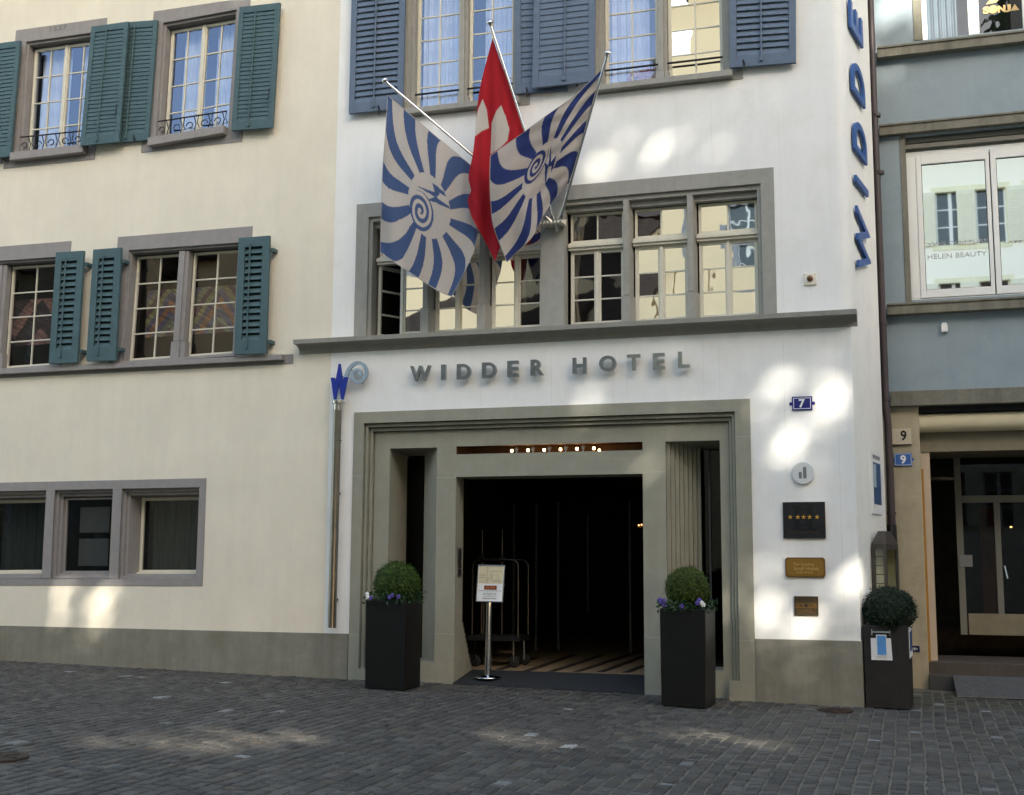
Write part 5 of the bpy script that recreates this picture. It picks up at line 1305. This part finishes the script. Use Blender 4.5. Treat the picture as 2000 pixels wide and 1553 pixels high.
# cast iron covers and the tread plate ramp
for (px, py), r, lb in (((1632,1388.5),0.19,'small rusty round cover in the cobbles below the hotel corner'),((-8,1481),0.24,'brown round cover in the cobbles at the left edge of the street')):
    d = ray(px,py); s = (gz(0)-0.0-CAM.z+0.0); p = CAM+d*((0.08-CAM.z)/(d.z+0.0172*d.x)); z = gz(p.x)+0.014
    m = MB(); m.lathe((p.x,p.y,z-0.04), [(r,0),(r,0.038),(r*0.9,0.042),(r*0.88,0.038),(0.02,0.038)], 32)
    for k in range(6): m.obox((p.x+r*0.5*math.cos(k*1.047),p.y+r*0.5*math.sin(k*1.047),z), V((math.cos(k*1.047),math.sin(k*1.047),0))*r*0.25, V((-math.sin(k*1.047),math.cos(k*1.047),0))*0.012, (0,0,0.004))
    tag(m.build('manhole_cover', M['rust'], origin=(p.x,p.y,z)), lb, 'manhole cover', 'cast iron covers in the street')
a, b = at(1861,1319,Y2-0.16), at(2120,1325,Y2-0.16); yfr = Y2-0.16
zf0 = a.z; g = gz(0.7, Y2-0.5)
fa = CAM+ray(1873,1345)*((gz(0.6,Y2-0.6)+0.02-CAM.z)/ray(1873,1345).z)
ydn = Y2-0.75
m = MB(); xl_, xr_ = a.x, 3.2; zlow = gz(1,ydn)+0.012
m.hexa([(xl_+0.02,ydn,zlow-0.008),(xr_,ydn,zlow-0.008),(xr_,ydn,zlow),(xl_+0.02,ydn,zlow),(xl_,yfr,zf0-0.01),(xr_,yfr,zf0-0.01),(xr_,yfr,zf0),(xl_,yfr,zf0)])
rp = m.build('tread_ramp', M['checker'], origin=((xl_+xr_)/2,(ydn+yfr)/2,zlow)); tag(rp, 'grey chequer plate ramp lying before the step of the neighbouring shop door', 'ramp')
m = MB(); nx, ny = 60, 11
for i in range(nx):
    for j in range(ny):
        u, v = (i+0.5)/nx, (j+0.5)/ny
        p = V((xl_+0.02+(xr_-xl_-0.03)*u, ydn+(yfr-ydn)*v, zlow+(zf0-zlow)*v+0.002)); s = 1 if (i+j) % 2 else -1
        m.obox(p, V((0.016,0.016*s,0.016*s*(zf0-zlow)/(yfr-ydn))), V((-0.004*s,0.004,0)), (0,0,0.002))
m.build('tread_pattern', M['checker'], rp)

# pink flowers on the inner sill of the right hand upper window
m = MB(); cols = []; rnd = random.Random(4)
for k in range(260):
    px = rnd.uniform(1226,1287); top = 158-(px-1226)*0.30; p = at(px, rnd.uniform(top-12, 165-(px-1226)*0.16), 0.30)
    p.y += rnd.uniform(-0.04,0.04); s = rnd.uniform(0.012,0.03); nrm = V((rnd.uniform(-1,1),-1,rnd.uniform(-0.6,1))).normalized(); u = nrm.orthogonal().normalized(); v = nrm.cross(u)
    m.q(p-u*s,p-v*s,p+u*s,p+v*s)
tag(m.build('pink_flowers', M['petal_p'], origin=at(1256,165,0.3)), 'bunch of pink blossoms behind the glass of the right upper hotel window', 'flowers')

# ================================================================== FLAGS
def coons(top, right, bottom, left):
    """each edge a list of points in survey px with plane depth; top: A->B, right: B->C, bottom: D->C, left: A->D"""
    def samp(e, t):
        L = [0]
        for i in range(len(e)-1): L.append(L[-1]+math.hypot(e[i+1][0]-e[i][0], e[i+1][1]-e[i][1]))
        d = t*L[-1]
        for i in range(len(e)-1):
            if d <= L[i+1] or i == len(e)-2:
                k = (d-L[i])/max(1e-6, L[i+1]-L[i])
                p0, p1, p2, p3 = e[max(i-1,0)], e[i], e[i+1], e[min(i+2,len(e)-1)]
                return [0.5*((2*b)+(-a+c)*k+(2*a-5*b+4*c-d_)*k*k+(-a+3*b-3*c+d_)*k**3) for a, b, c, d_ in zip(p0,p1,p2,p3)]
    def f(u, v):
        T, B_, L_, R2 = samp(top,u), samp(bottom,u), samp(left,v), samp(right,v)
        out = []
        for k in range(3):
            out.append((1-v)*T[k]+v*B_[k]+(1-u)*L_[k]+u*R2[k]-((1-u)*(1-v)*top[0][k]+u*(1-v)*top[-1][k]+(1-u)*v*bottom[0][k]+u*v*bottom[-1][k]))
        return out
    return f
def inside(p, poly):
    r = False; j = len(poly)-1
    for i in range(len(poly)):
        if (poly[i][1] > p[1]) != (poly[j][1] > p[1]) and p[0] < (poly[j][0]-poly[i][0])*(p[1]-poly[i][1])/(poly[j][1]-poly[i][1])+poly[i][0]: r = not r
        j = i
    return r
WHT, BLU, BEDGE = V((0.48,0.44,0.40)), V((0.055,0.105,0.29)), V((0.03,0.06,0.17))
def seg(p, a, b):
    ax, ay = b[0]-a[0], b[1]-a[1]; t = max(0, min(1, ((p[0]-a[0])*ax+(p[1]-a[1])*ay)/(ax*ax+ay*ay)))
    return math.hypot(p[0]-a[0]-t*ax, p[1]-a[1]-t*ay), t
def ram_pattern(u, v, blue):
    if u < 0.012 or u > 0.988 or v < 0.012 or v > 0.988: return WHT*0.8
    x, y = u-0.5, v-0.5; r = math.hypot(x, y); th = math.atan2(y, x)
    if r > 0.205:
        n = 12; w = th+0.115*math.sin((r-0.19)*8.0)-0.25*(r-0.2)
        f = (w/(2*math.pi)*n+0.15) % 1.0
        wd = 0.47
        if f < wd: return BEDGE*0.9+blue*0.1 if (f < 0.02 or f > wd-0.02 or r < 0.213) else blue
        return WHT
    sx, sy = x+0.075, y-0.065; rs = math.hypot(sx, sy); ts = math.atan2(sy, sx)
    if rs < 0.128:
        ph = (rs/0.125*2.3 + ts/(2*math.pi)) % 1.0
        if ph < 0.52 and rs > 0.008: return blue
    for tri in (((-0.15,-0.074),(0.085,-0.125),(0.055,-0.088)), ((0.085,-0.125),(0.055,-0.088),(0.005,-0.165)), ((0.005,-0.165),(0.25,-0.150),(0.06,-0.128)), ((-0.03,-0.030),(0.05,-0.092),(0.075,-0.060)), ((0.05,-0.092),(0.235,-0.085),(0.075,-0.055))):
        if inside((x, y), tri) and r < 0.20: return blue
    return WHT
def make_flag(name, label, f, colour, ripple, n=230, cat='flag', base=(0,0,0)):
    m = MB(); cols = []
    def fn(u, v):
        px, py, y = f(u, v); y += ripple(u, v, px, py)
        cols.append(colour(u, v, px, py)); return at(px, py, y*0.45)
    m.grid(fn, n, n)
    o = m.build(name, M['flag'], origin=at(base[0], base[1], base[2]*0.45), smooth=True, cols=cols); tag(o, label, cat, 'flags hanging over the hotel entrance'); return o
f1 = coons([(757,185,-1.46),(840,256,-1.08),(934,334,-0.66)], [(934,334,-0.66),(939,400,-0.68),(929,479,-0.74),(906,535,-0.80),(882,580,-0.85)], [(742,493,-1.40),(784,522,-1.26),(851,566,-1.0),(882,580,-0.85)], [(757,185,-1.46),(752,260,-1.46),(746,345,-1.45),(744,405,-1.44),(743,440,-1.42),(742,493,-1.40)])
def rp1(u, v, px, py): return 0.012*math.sin((u*1.0+v*0.15)*60)*(1-v)*min(1,u*6)+0.03*math.sin(v*7-u*5)*u+0.05*math.sin(u*9+v*2.0)*v+0.03*math.sin((u-v*0.3)*22)*(0.3+v)+0.10*math.exp(-u*11)*math.sin(v*14+1.0)
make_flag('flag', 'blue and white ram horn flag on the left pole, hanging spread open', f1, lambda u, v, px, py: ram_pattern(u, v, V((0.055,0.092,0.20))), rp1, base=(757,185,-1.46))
f2 = coons([(962,75,-1.40),(1000,185,-0.98),(1048,332,-0.40)], [(1048,332,-0.40),(1012,400,-0.55),(986,455,-0.75),(967,511,-0.90)], [(915,402,-1.22),(922,425,-1.15),(944,465,-1.0),(967,511,-0.90)], [(962,75,-1.40),(936,180,-1.38),(925,290,-1.34),(915,345,-1.30),(920,370,-1.27),(914,388,-1.24),(915,402,-1.22)])
RED = V((0.40,0.012,0.022)); w1 = [(943,193),(951,215),(955,250),(941,256),(926,268),(928,240),(934,213)]; w2 = [(978.5,205.6),(988,228),(995,253),(991,275),(978,288),(958,301),(960.5,239.5),(969,217.6)]
RW = V((0.50,0.465,0.415))
def rp2(u, v, px, py):
    k = (px-957+ (py-250)*0.02)/9.0
    return 0.10*math.exp(-k*k)*min(1, max(0, (py-90)/120)) + 0.05*math.sin(px*0.16)*v + 0.06*math.sin((px-py*0.35)*0.075)*v
make_flag('flag', 'red Swiss flag with a white cross hanging folded from the middle pole', f2, lambda u, v, px, py: RW if (inside((px,py),w1) or inside((px,py),w2)) else RED*(0.92+0.1*math.sin(px*0.3)), rp2, base=(962,75,-1.4))
f3 = coons([(1184,127,-1.40),(1152,235,-0.90),(1117,352,-0.42)], [(1117,352,-0.42),(1088,383,-0.62),(1060,424,-0.75),(1040,463,-0.86),(1015,488,-0.95),(990,513,-1.02)], [(957,304,-1.72),(956,350,-1.60),(958,400,-1.45),(964,445,-1.3),(990,513,-1.02)], [(1184,127,-1.40),(1125,184,-1.55),(1066,226,-1.65),(1020,260,-1.70),(957,304,-1.72)])
def rp3(u, v, px, py): return 0.02*math.sin((u+v*0.35)*44)*(1-v)+0.07*math.sin(v*10+u*5)*(1-0.4*v)*math.sin(min(1,v*3)*1.57)+0.05*math.sin(v*23-u*6)*(0.3+0.7*u)
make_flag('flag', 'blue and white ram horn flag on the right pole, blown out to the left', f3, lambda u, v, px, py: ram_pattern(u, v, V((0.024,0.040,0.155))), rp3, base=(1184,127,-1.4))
base_px = [(1076,433),(1083,434),(1092,434)]; tips = [(752,158),(957,45),(1187,104)]
pl = ['slanting steel flagpole leaning left over the entrance', 'middle steel flagpole, the steepest of the three', 'steel flagpole leaning right over the first floor windows']
for bp, tp, lb in zip(base_px, tips, pl):
    b, tip = at(*bp, -0.10), at(*tp, -0.70); d = (tip-b).normalized()
    t = thing('flagpole', lb, 'flagpole', b, 'three flagpoles fanning out above the portal')
    m = MB(); m.tube([b-d*0.12, b+d*1.0, tip], [0.024,0.021,0.016], 12); m.build('pole', M['chrome'], t, smooth=True)
    m = MB(); m.lathe(tip-d*0.02, [(0.018,-0.03),(0.02,0.0),(0.043,0.012),(0.046,0.03),(0.03,0.05),(0.004,0.056)], 20, d); m.build('finial', M['chrome'], t, smooth=True)
    m = MB(); m.tube([b-d*0.10, b+d*0.09], 0.032, 12); m.build('sleeve', M['steel'], t, smooth=True)
a, b = at(1061,441,-0.06), at(1104,433,-0.06)
t = thing('flagpole_bracket', 'polished brass coloured plate holding the three flagpoles on the stone pier', 'bracket', ((a.x+b.x)/2,-0.05,a.z))
m = MB(); m.box(a.x,b.x,-0.20,-0.004,a.z-0.015,a.z+0.012); m.box(a.x,b.x,-0.03,-0.004,a.z+0.012,a.z+0.07); m.build('plate', M['ivoryw'], t, bevel=0.003)
m = MB()
for k in range(6): m.lathe((a.x+0.03+k*(b.x-a.x-0.06)/5,-0.20,a.z+0.0), [(0.011,0),(0.009,0.006)], 8, OUT)
m.build('bolt', M['bronze'], t)
m = MB(); m.tube([at(1046,447,-0.28), at(1058,459,-0.22), at(1063,452,-0.15), at(1075,437,-0.10)], 0.004, 5); tag(m.build('loose_cord', M['ink'], origin=at(1058,459,-0.2)), 'thin loose cord tied to the right flag beside the stone pier', 'cord')

# ================================================================== STREET
m = MB(); nx, ny = 48, 24
def gfn(a, b):
    x = -60+120*a; y = -70+100*b; return (x, y, gz(x, y)-0.010)
m.grid(gfn, 60, 50)
so = tag(m.build('street', M['joint'], origin=(0,-8,0)), kind='structure'); so['label'] = 'sandy joints of the cobbled street in front of the hotel'
# every sett of the paving in view, one sheet
rnd = random.Random(21); m = MB(); cols = []
row = 0.124; ncol = int(34/row)
for i in range(ncol):
    x0 = -27+i*row; y = -11.4+rnd.uniform(0,0.2)
    while y < (1.75 if x0 > -0.1 else 0.12):
        L = rnd.choice([0.10,0.12,0.13,0.15,0.16,0.20])*rnd.uniform(0.9,1.12)
        wob = 0.035*math.sin(y*0.35+0.4)+0.012*math.sin(y*1.3+x0*0.9)
        xa = x0+wob; g = rnd.uniform(0.004,0.010)
        # only what the frame and a step aside can see
        if y > -9.5+0.0*x0 or abs(x0) < 9:
            z = gz(xa, y)+rnd.uniform(-0.004,0.003); tx, ty = rnd.uniform(-0.003,0.003), rnd.uniform(-0.003,0.003)
            a0, a1, b0, b1 = xa+g, xa+row-g, y+g, y+L-g; e = rnd.uniform(0.006,0.013)
            jj = lambda: rnd.uniform(-0.006,0.006)
            bt_ = [V((a0+jj(),b0+jj(),z-0.03)), V((a1+jj(),b0+jj(),z-0.03)), V((a1+jj(),b1+jj(),z-0.03)), V((a0+jj(),b1+jj(),z-0.03))]
            tp_ = [V((p.x+(e if k in (0,3) else -e), p.y+(e if k < 2 else -e), z+(tx if k in (1,2) else -tx)+(ty if k > 1 else -ty))) for k, p in enumerate(bt_)]
            lo = [V((p.x,p.y,z-0.010)) for p in bt_]
            m.loops([bt_, lo, tp_]); m.q(*tp_)
            k = rnd.random()
            if k < 0.009: c = V((0.24,0.24,0.23))*rnd.uniform(0.5,1.15)
            elif k < 0.05: c = V((0.085,0.072,0.056))*rnd.uniform(0.7,1.2)
            elif k < 0.30: c = V((0.082,0.076,0.066))*rnd.uniform(0.85,1.25)
            else: c = V((0.062,0.057,0.050))*rnd.uniform(0.72,1.25)
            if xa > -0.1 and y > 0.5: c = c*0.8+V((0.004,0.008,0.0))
            cols += [c]*16
        y += L
print('setts', len(m.f)//9)
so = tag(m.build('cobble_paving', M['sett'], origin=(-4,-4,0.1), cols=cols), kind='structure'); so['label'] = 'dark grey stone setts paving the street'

# ================================================================== OPPOSITE SIDE OF THE STREET (seen in the panes)
YO = -25.0
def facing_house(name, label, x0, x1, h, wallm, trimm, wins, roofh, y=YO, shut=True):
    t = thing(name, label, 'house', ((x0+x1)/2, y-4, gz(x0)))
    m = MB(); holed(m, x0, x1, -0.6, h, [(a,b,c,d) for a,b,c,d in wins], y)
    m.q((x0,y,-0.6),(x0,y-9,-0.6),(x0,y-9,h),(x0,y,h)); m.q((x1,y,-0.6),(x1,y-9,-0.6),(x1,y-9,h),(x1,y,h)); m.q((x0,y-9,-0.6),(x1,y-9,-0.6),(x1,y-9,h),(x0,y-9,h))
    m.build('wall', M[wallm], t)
    m = MB(); m.prism([(x0-0.3,y+0.7,h),(x0-0.3,y-9.5,h),(x0-0.3,y-4.4,h+roofh)], (x1-x0+0.6,0,0)); m.build('roof', M['roof'], t)
    for a, b, c, d in wins:
        m = MB(); w = 0.14
        for q in ((a-w,b+w,d,d+w*1.3),(a-w,b+w,c-w*1.3,c),(a-w,a,c,d),(b,b+w,c,d)): m.box(q[0],q[1],y-0.2,y+0.02,q[2],q[3])
        f = m.build('window', M[trimm], t)
        m = MB(); cx = (a+b)/2
        m.box(a,b,y-0.25,y-0.2,c,d)
        f2 = m.build('pane', M['oppglass'], f)
        m = MB(); m.box(cx-0.06,cx+0.06,y-0.2,y-0.16,c,d); m.box(a,a+0.06,y-0.2,y-0.16,c,d); m.box(b-0.06,b,y-0.2,y-0.16,c,d)
        for k in (0.36,0.68): m.box(a+0.06,b-0.06,y-0.2,y-0.17,c+(d-c)*k-0.02,c+(d-c)*k+0.02)
        m.build('sash', M['enamelw'], f)
        if shut:
            for s0, s1 in ((a-0.62,a-0.02),):
                m = MB(); m.box(s0,s1,y+0.03,y+0.08,c,d)
                for k in range(22): m.box(s0+0.06,s1-0.06,y+0.08,y+0.095,c+0.1+(d-c-0.2)*k/22,c+0.1+(d-c-0.2)*(k+0.6)/22)
                m.build('shutter', M['oppshut'], t)
    return t
M['oppglass'] = mat('dark_window_glass', (0.03,0.035,0.04), 0.08, var=0.2, spec=0.6)
wh = [(x, x+1.0, z, z+1.95) for z in (3.2,6.4,9.65,12.95) for x in (-0.6+0.1,1.62,2.95,4.6)]
facing_house('white_house', 'tall white house with pale green shutters across the street, mirrored in the panes', -1.0, 6.0, 16.6, 'oppwhite', 'oppyellow', wh, 3.0)
c1 = [(x, x+1.0, z, z+1.7) for z in (2.8,6.0,11.3,17.6) for x in (-5.4,-3.6)]
facing_house('tall_cream_house', 'tall cream house with grey window frames across the street', -7.0, -1.05, 22.6, 'oppcream', 'oppgrey', c1, 4.0, shut=False)
c2 = [(x, x+1.1, z, z+1.6) for z in (5.4,) for x in (-22,-19.5,-17,-14.5,-12,-9.5)]+[(x, x+1.1, 12.0, 13.3) for x in (-20.5,-16,-11.0)]
facing_house('low_cream_house', 'long low cream house with a dark tiled roof across the street', -28.0, -7.05, 14.2, 'oppcream', 'oppgrey', c2, 3.4, shut=False)
c3 = [(x, x+1.1, z, z+1.7) for z in (2.6,6.0,9.4,12.8,16.2) for x in (27,30.5,34,37.5,41)]
facing_house('added_right_house', 'broad cream house added at the right end to block sky light, outside the view', 25.5, 46.0, 19.5, 'oppcream', 'oppgrey', c3, 3.5, y=-20.0, shut=False)  # added out of view to block the bright low sky on the right
t = thing('added_shade_house', 'tall plain grey house added across the right street end to shade the hotel', 'house', (20,-9,0))  # added out of view to darken the hotel side wall
m = MB(); m.box(15.5, 27, -18.5, -1.5, -0.6, 14.6); m.build('wall', M['plinth'], t)
m = MB(); m.prism([(15.0,-19,14.6),(27.5,-19,14.6),(21.2,-19,16.5)], (0,18,0)); m.build('roof', M['roof'], t)
m = MB()
for z in (3.2,6.6,10.0):
    for y in (-17,-13.8,-10.6,-7.4,-4.2): m.box(15.46,15.49,y,y+1.1,z,z+1.8)
m.build('window', M['oppglass'], t)
c4 = [(x, x+1.1, z, z+1.7) for z in (2.6,6.0,9.4) for x in (-46,-42,-38,-34,-31)]
facing_house('added_left_house', 'plain grey house added at the left end to hide bright sky, outside the view', -50.0, -28.1, 13.5, 'plinth', 'oppgrey', c4, 3.5, y=-24.0, shut=False)  # added out of view to keep bright sky out of the street panes
# dark roof of an annex in front of it, mirrored as a black wedge
t = thing('annex_house', 'dark slate sided annex across the street, mirrored as a black wedge', 'house', (-13,YO+1.5,0))
m = MB(); m.prism([(-18.2,YO+0.05,8.9),(-8.2,YO+0.05,8.9),(-9.6,YO+0.05,11.2),(-17.8,YO+0.05,9.3)], (0,1.2,0)); m.build('roof', M['roof'], t)
m = MB(); m.box(-18,-8.5,YO+0.05,YO+1.2,-0.4,8.9); m.build('wall', M['dgreystone'], t)
m = MB(); m.prism([(-9.6,YO+0.06,10.4),(-6.9,YO+0.06,14.1),(-9.3,YO+0.06,14.1),(-10.6,YO+0.06,12.2)], (0,0.5,0)); m.build('gable_slates', M['roof'], t)

# ================================================================== TREES ADDED TO SHADE THE FRONT
SUN_EL, SUN_AZ = R_(25), R_(35)
S = V((math.sin(SUN_AZ)*math.cos(SUN_EL), -math.cos(SUN_AZ)*math.cos(SUN_EL), math.sin(SUN_EL)))
def ell(pts, y, rx, rz, k): # sun gaps: survey px on the front
    return [(at(px, py, y), rx, rz, k) for px, py in pts]
gaps = []
gaps += [(at(px,py,0),rx*1.25,rz*1.2,min(1.1,k*1.35)) for px,py,rx,rz,k in ((126,1152,.09,.15,.75),(104,1192,.10,.13,.75),(122,1212,.13,.08,.7),(90,1250,.08,.17,.6),(104,1282,.08,.1,.5),(222,1118,.05,.16,.5),(216,1152,.09,.14,.85),(190,1186,.11,.13,.85),(196,1222,.11,.11,.8),(168,1252,.09,.12,.5))]
gaps += [(at(1205,322,0),0.15,0.24,0.42),(at(1270,318,0),0.13,0.26,0.42),(at(1240,352,0),0.35,0.10,0.35),(at(1150,330,0),0.2,0.3,0.25)]
gaps += [(at(1178,770,0),0.12,0.2,0.5),(at(1208,765,0),0.11,0.22,0.5),(at(1268,765,0),0.14,0.25,0.5),(at(1320,760,0),0.14,0.2,0.35),(at(1190,845,0),0.12,0.25,0.4),(at(1275,850,0),0.14,0.25,0.4)]
gaps += [(at(1525,790,0),0.15,0.48,0.75),(at(1622,795,0),0.13,0.45,0.72),(at(1530,880,0),0.2,0.16,0.5),(at(1500,860,0),0.2,0.15,0.35),(at(1575,760,0),0.5,0.12,0.25)]
gaps += [(at(1500,1200,0),0.16,0.25,0.4),(at(1560,1225,0),0.22,0.16,0.45),(at(1625,1190,0),0.18,0.35,0.5),(at(1520,1290,0),0.2,0.2,0.3),(at(1600,1290,0),0.3,0.3,0.3),(at(1280,1290,0),0.12,0.4,0.35)]
gaps += [(at(1570,862,0),0.36,0.10,0.45),(at(1560,1155,0),0.42,0.16,0.35),(at(1230,300,0),0.60,0.22,0.20),(at(150,1200,0),0.55,0.42,0.16),(at(140,1270,0),0.45,0.12,0.35)]
gaps += [(at(px,py,0),rx,rz,k) for px,py,rx,rz,k in ((1508,1215,.06,.34,.75),(1560,1240,.07,.26,.7),(1610,1215,.06,.36,.75),(1645,1190,.05,.40,.65),(1545,880,.10,.10,.8),(1500,830,.06,.30,.7),(1640,880,.05,.25,.5),(1530,1310,.08,.16,.6),(1600,1300,.10,.20,.6))]
def gp_(px, py):
    d = ray(px, py); return CAM+d*((0.12-CAM.z)/d.z)
ggaps = [(gp_(430,1450),1.0,0.6,0.9),(gp_(320,1463),0.9,0.5,0.8),(gp_(1020,1447),0.5,0.45,0.85),(gp_(1460,1440),0.55,0.5,0.75),(gp_(1350,1430),0.4,0.3,0.6)]
def lit(p, mg):
    """does the shadow of a leaf at p fall on one of the sunny gaps?"""
    s = p.y/S.y*1.0
    f = p - S*(p.y/S.y)          # on the hotel front, y = 0
    best = 0
    if f.z > -0.3:
        for c, rx, rz, k in gaps:
            d = ((f.x-c.x)/(rx+mg))**2+((f.z-c.z)/(rz+mg))**2
            if d < 1: best = max(best, k)
    g = p - S*((p.z-0.12)/S.z)
    for c, rx, ry, k in ggaps:
        if ((g.x-c.x)/(rx+mg))**2+((g.y-c.y)/(ry+mg*2))**2 < 1: best = max(best, k)
    return best
rnd = random.Random(77)
trees = [('left tree of the tall row added to shade the front', 4.5, 11.0), ('middle tree of the tall row added to shade the front', 11.0, 17.5), ('right tree of the tall row added to shade the front', 17.5, 24.5)]
YT = -29.0
for lb, xa, xb_ in trees:
    t = thing('added_shade_tree', lb, 'tree', ((xa+xb_)/2, YT-1.5, gz(5)), 'unseen trees added to shade the front')  # added out of view; leaf gaps are cut to throw the sun patches
    m = MB(); cols = []
    step = 0.42
    for layer in range(3):
        nxx, nzz = int((xb_-xa)/step)+1, int(26/step)
        for i in range(nxx):
            for j in range(nzz):
                p = V((xa+(i+rnd.uniform(0,1))*step, YT-layer*0.9+rnd.uniform(-0.5,0.5), 2.2+(j+rnd.uniform(0,1))*step))
                top = 27.5+1.2*math.sin(p.x*1.1+xa)
                if p.z > top: continue
                def leaf(p, s):
                    nrm = V((S.x+rnd.uniform(-0.5,0.5), S.y+rnd.uniform(-0.5,0.5), S.z+rnd.uniform(-0.5,0.5))).normalized()
                    u = nrm.orthogonal().normalized(); u = Matrix.Rotation(rnd.uniform(0,6.28),3,nrm) @ u; v = nrm.cross(u); s *= rnd.uniform(0.8,1.15)
                    m.q(p-u*s-v*s*0.4, p+u*s*0.3-v*s, p+u*s+v*s*0.4, p-u*s*0.3+v*s)
                    cols.extend([V((0.045,0.075,0.016))*rnd.uniform(0.5,1.6)]*4)
                if not lit(p, 0.62): leaf(p, 0.46); continue
                for _ in range(7):       # small leaves round a gap cut to shape a sun patch
                    p2 = p+V((rnd.uniform(-.24,.24), rnd.uniform(-.3,.3), rnd.uniform(-.24,.24)))
                    k = lit(p2, 0.0)
                    if k and rnd.random() < 0.20+k*0.72: continue
                    leaf(p2, 0.12)
    m.build('crown', M['leaf'], t, cols=cols)
    m = MB(); cx = (xa+xb_)/2; m.tube([(cx,YT-1,-0.5),(cx+0.2,YT-1,4),(cx-0.2,YT-1,9)], [0.55,0.42,0.25], 12)
    for k in range(5): m.tube([(cx,YT-1,4+k),(cx+(k-2)*0.9,YT-1+0.3*(k%2),8+k*0.8)], [0.2,0.08], 8)
    m.build('trunk', M['trunk'], t)
# far trees mirrored low in the left upper panes
for k, (x, h, r) in enumerate(((-31,19.5,3.2),(-26,20.5,3.0),(-36,18.5,3.4))):
    lb = ['sunlit yellow green tree behind the low house', 'tallest yellow green tree behind the low house, nearest the street bend', 'yellow green tree furthest left behind the low house'][k]
    t = thing('lime_tree', lb, 'tree', (x,-44,-0.4), 'far trees behind the low house')
    m = MB(); cols = []
    for j in range(2600):
        d = V((rnd.gauss(0,1),rnd.gauss(0,1),rnd.gauss(0,1))).normalized(); p = V((x,-44,h-r))+V((d.x*r,d.y*r,d.z*r*1.3))*rnd.uniform(0.55,1.08)*(1+0.25*noise.noise(d*2.2+V((k,0,0))))
        nrm = (d+V((rnd.uniform(-1,1),rnd.uniform(-1,1),rnd.uniform(-1,1)))*0.6).normalized(); u = nrm.orthogonal().normalized(); v = nrm.cross(u); s = rnd.uniform(0.12,0.26)
        m.q(p-u*s,p-v*s*0.6,p+u*s,p+v*s*0.6); cols += [V((0.10,0.11,0.02))*rnd.uniform(0.5,1.5)]*4
    m.build('crown', M['leaf'], t, cols=cols)
    m = MB(); m.tube([(x,-44,-0.6),(x,-44,h-r)], [0.4,0.2], 10); m.build('trunk', M['trunk'], t)

# ================================================================== LIGHT, SKY, CAMERA
w = bpy.data.worlds.new('World'); sc.world = w; w.use_nodes = True
nt = w.node_tree; bg = nt.nodes['Background']
sky = nt.nodes.new('ShaderNodeTexSky'); sky.sky_type = 'NISHITA'; sky.sun_disc = False
sky.sun_elevation = SUN_EL; sky.sun_rotation = math.pi-SUN_AZ
sky.air_density = 1.0; sky.dust_density = 2.2; sky.ozone_density = 1.0; sky.altitude = 400
nt.links.new(mixc(nt, sky.outputs[0], (1.0, 0.925, 0.79), 1.0, 'MULTIPLY'), bg.inputs[0]); bg.inputs[1].default_value = 0.15
sd = bpy.data.lights.new('sun', 'SUN'); sd.energy = 2.9; sd.angle = R_(0.53); sd.color = (1.0, 0.93, 0.82)
so = bpy.data.objects.new('sun', sd); col.objects.link(so); so.rotation_euler = S.to_track_quat('Z', 'Y').to_euler(); so.location = (20,-40,30)
cd = bpy.data.cameras.new('camera'); cd.sensor_width = 36; cd.lens = 36*FPX/2000; cd.clip_end = 500; cd.clip_start = 0.05
co = bpy.data.objects.new('camera', cd); col.objects.link(co)
co.matrix_world = Matrix(((CR.x,CU.x,-CF.x,CAM.x),(CR.y,CU.y,-CF.y,CAM.y),(CR.z,CU.z,-CF.z,CAM.z),(0,0,0,1)))
sc.camera = co
sc.render.engine = 'CYCLES'
sc.view_settings.view_transform = 'Standard'; sc.view_settings.look = 'None'; sc.view_settings.exposure = 2.36; sc.view_settings.gamma = 1.0
sc.cycles.max_bounces = 8; sc.cycles.diffuse_bounces = 4; sc.cycles.glossy_bounces = 5; sc.cycles.transparent_max_bounces = 12; sc.cycles.transmission_bounces = 4
sc.cycles.use_denoising = True; sc.cycles.sample_clamp_indirect = 6.0
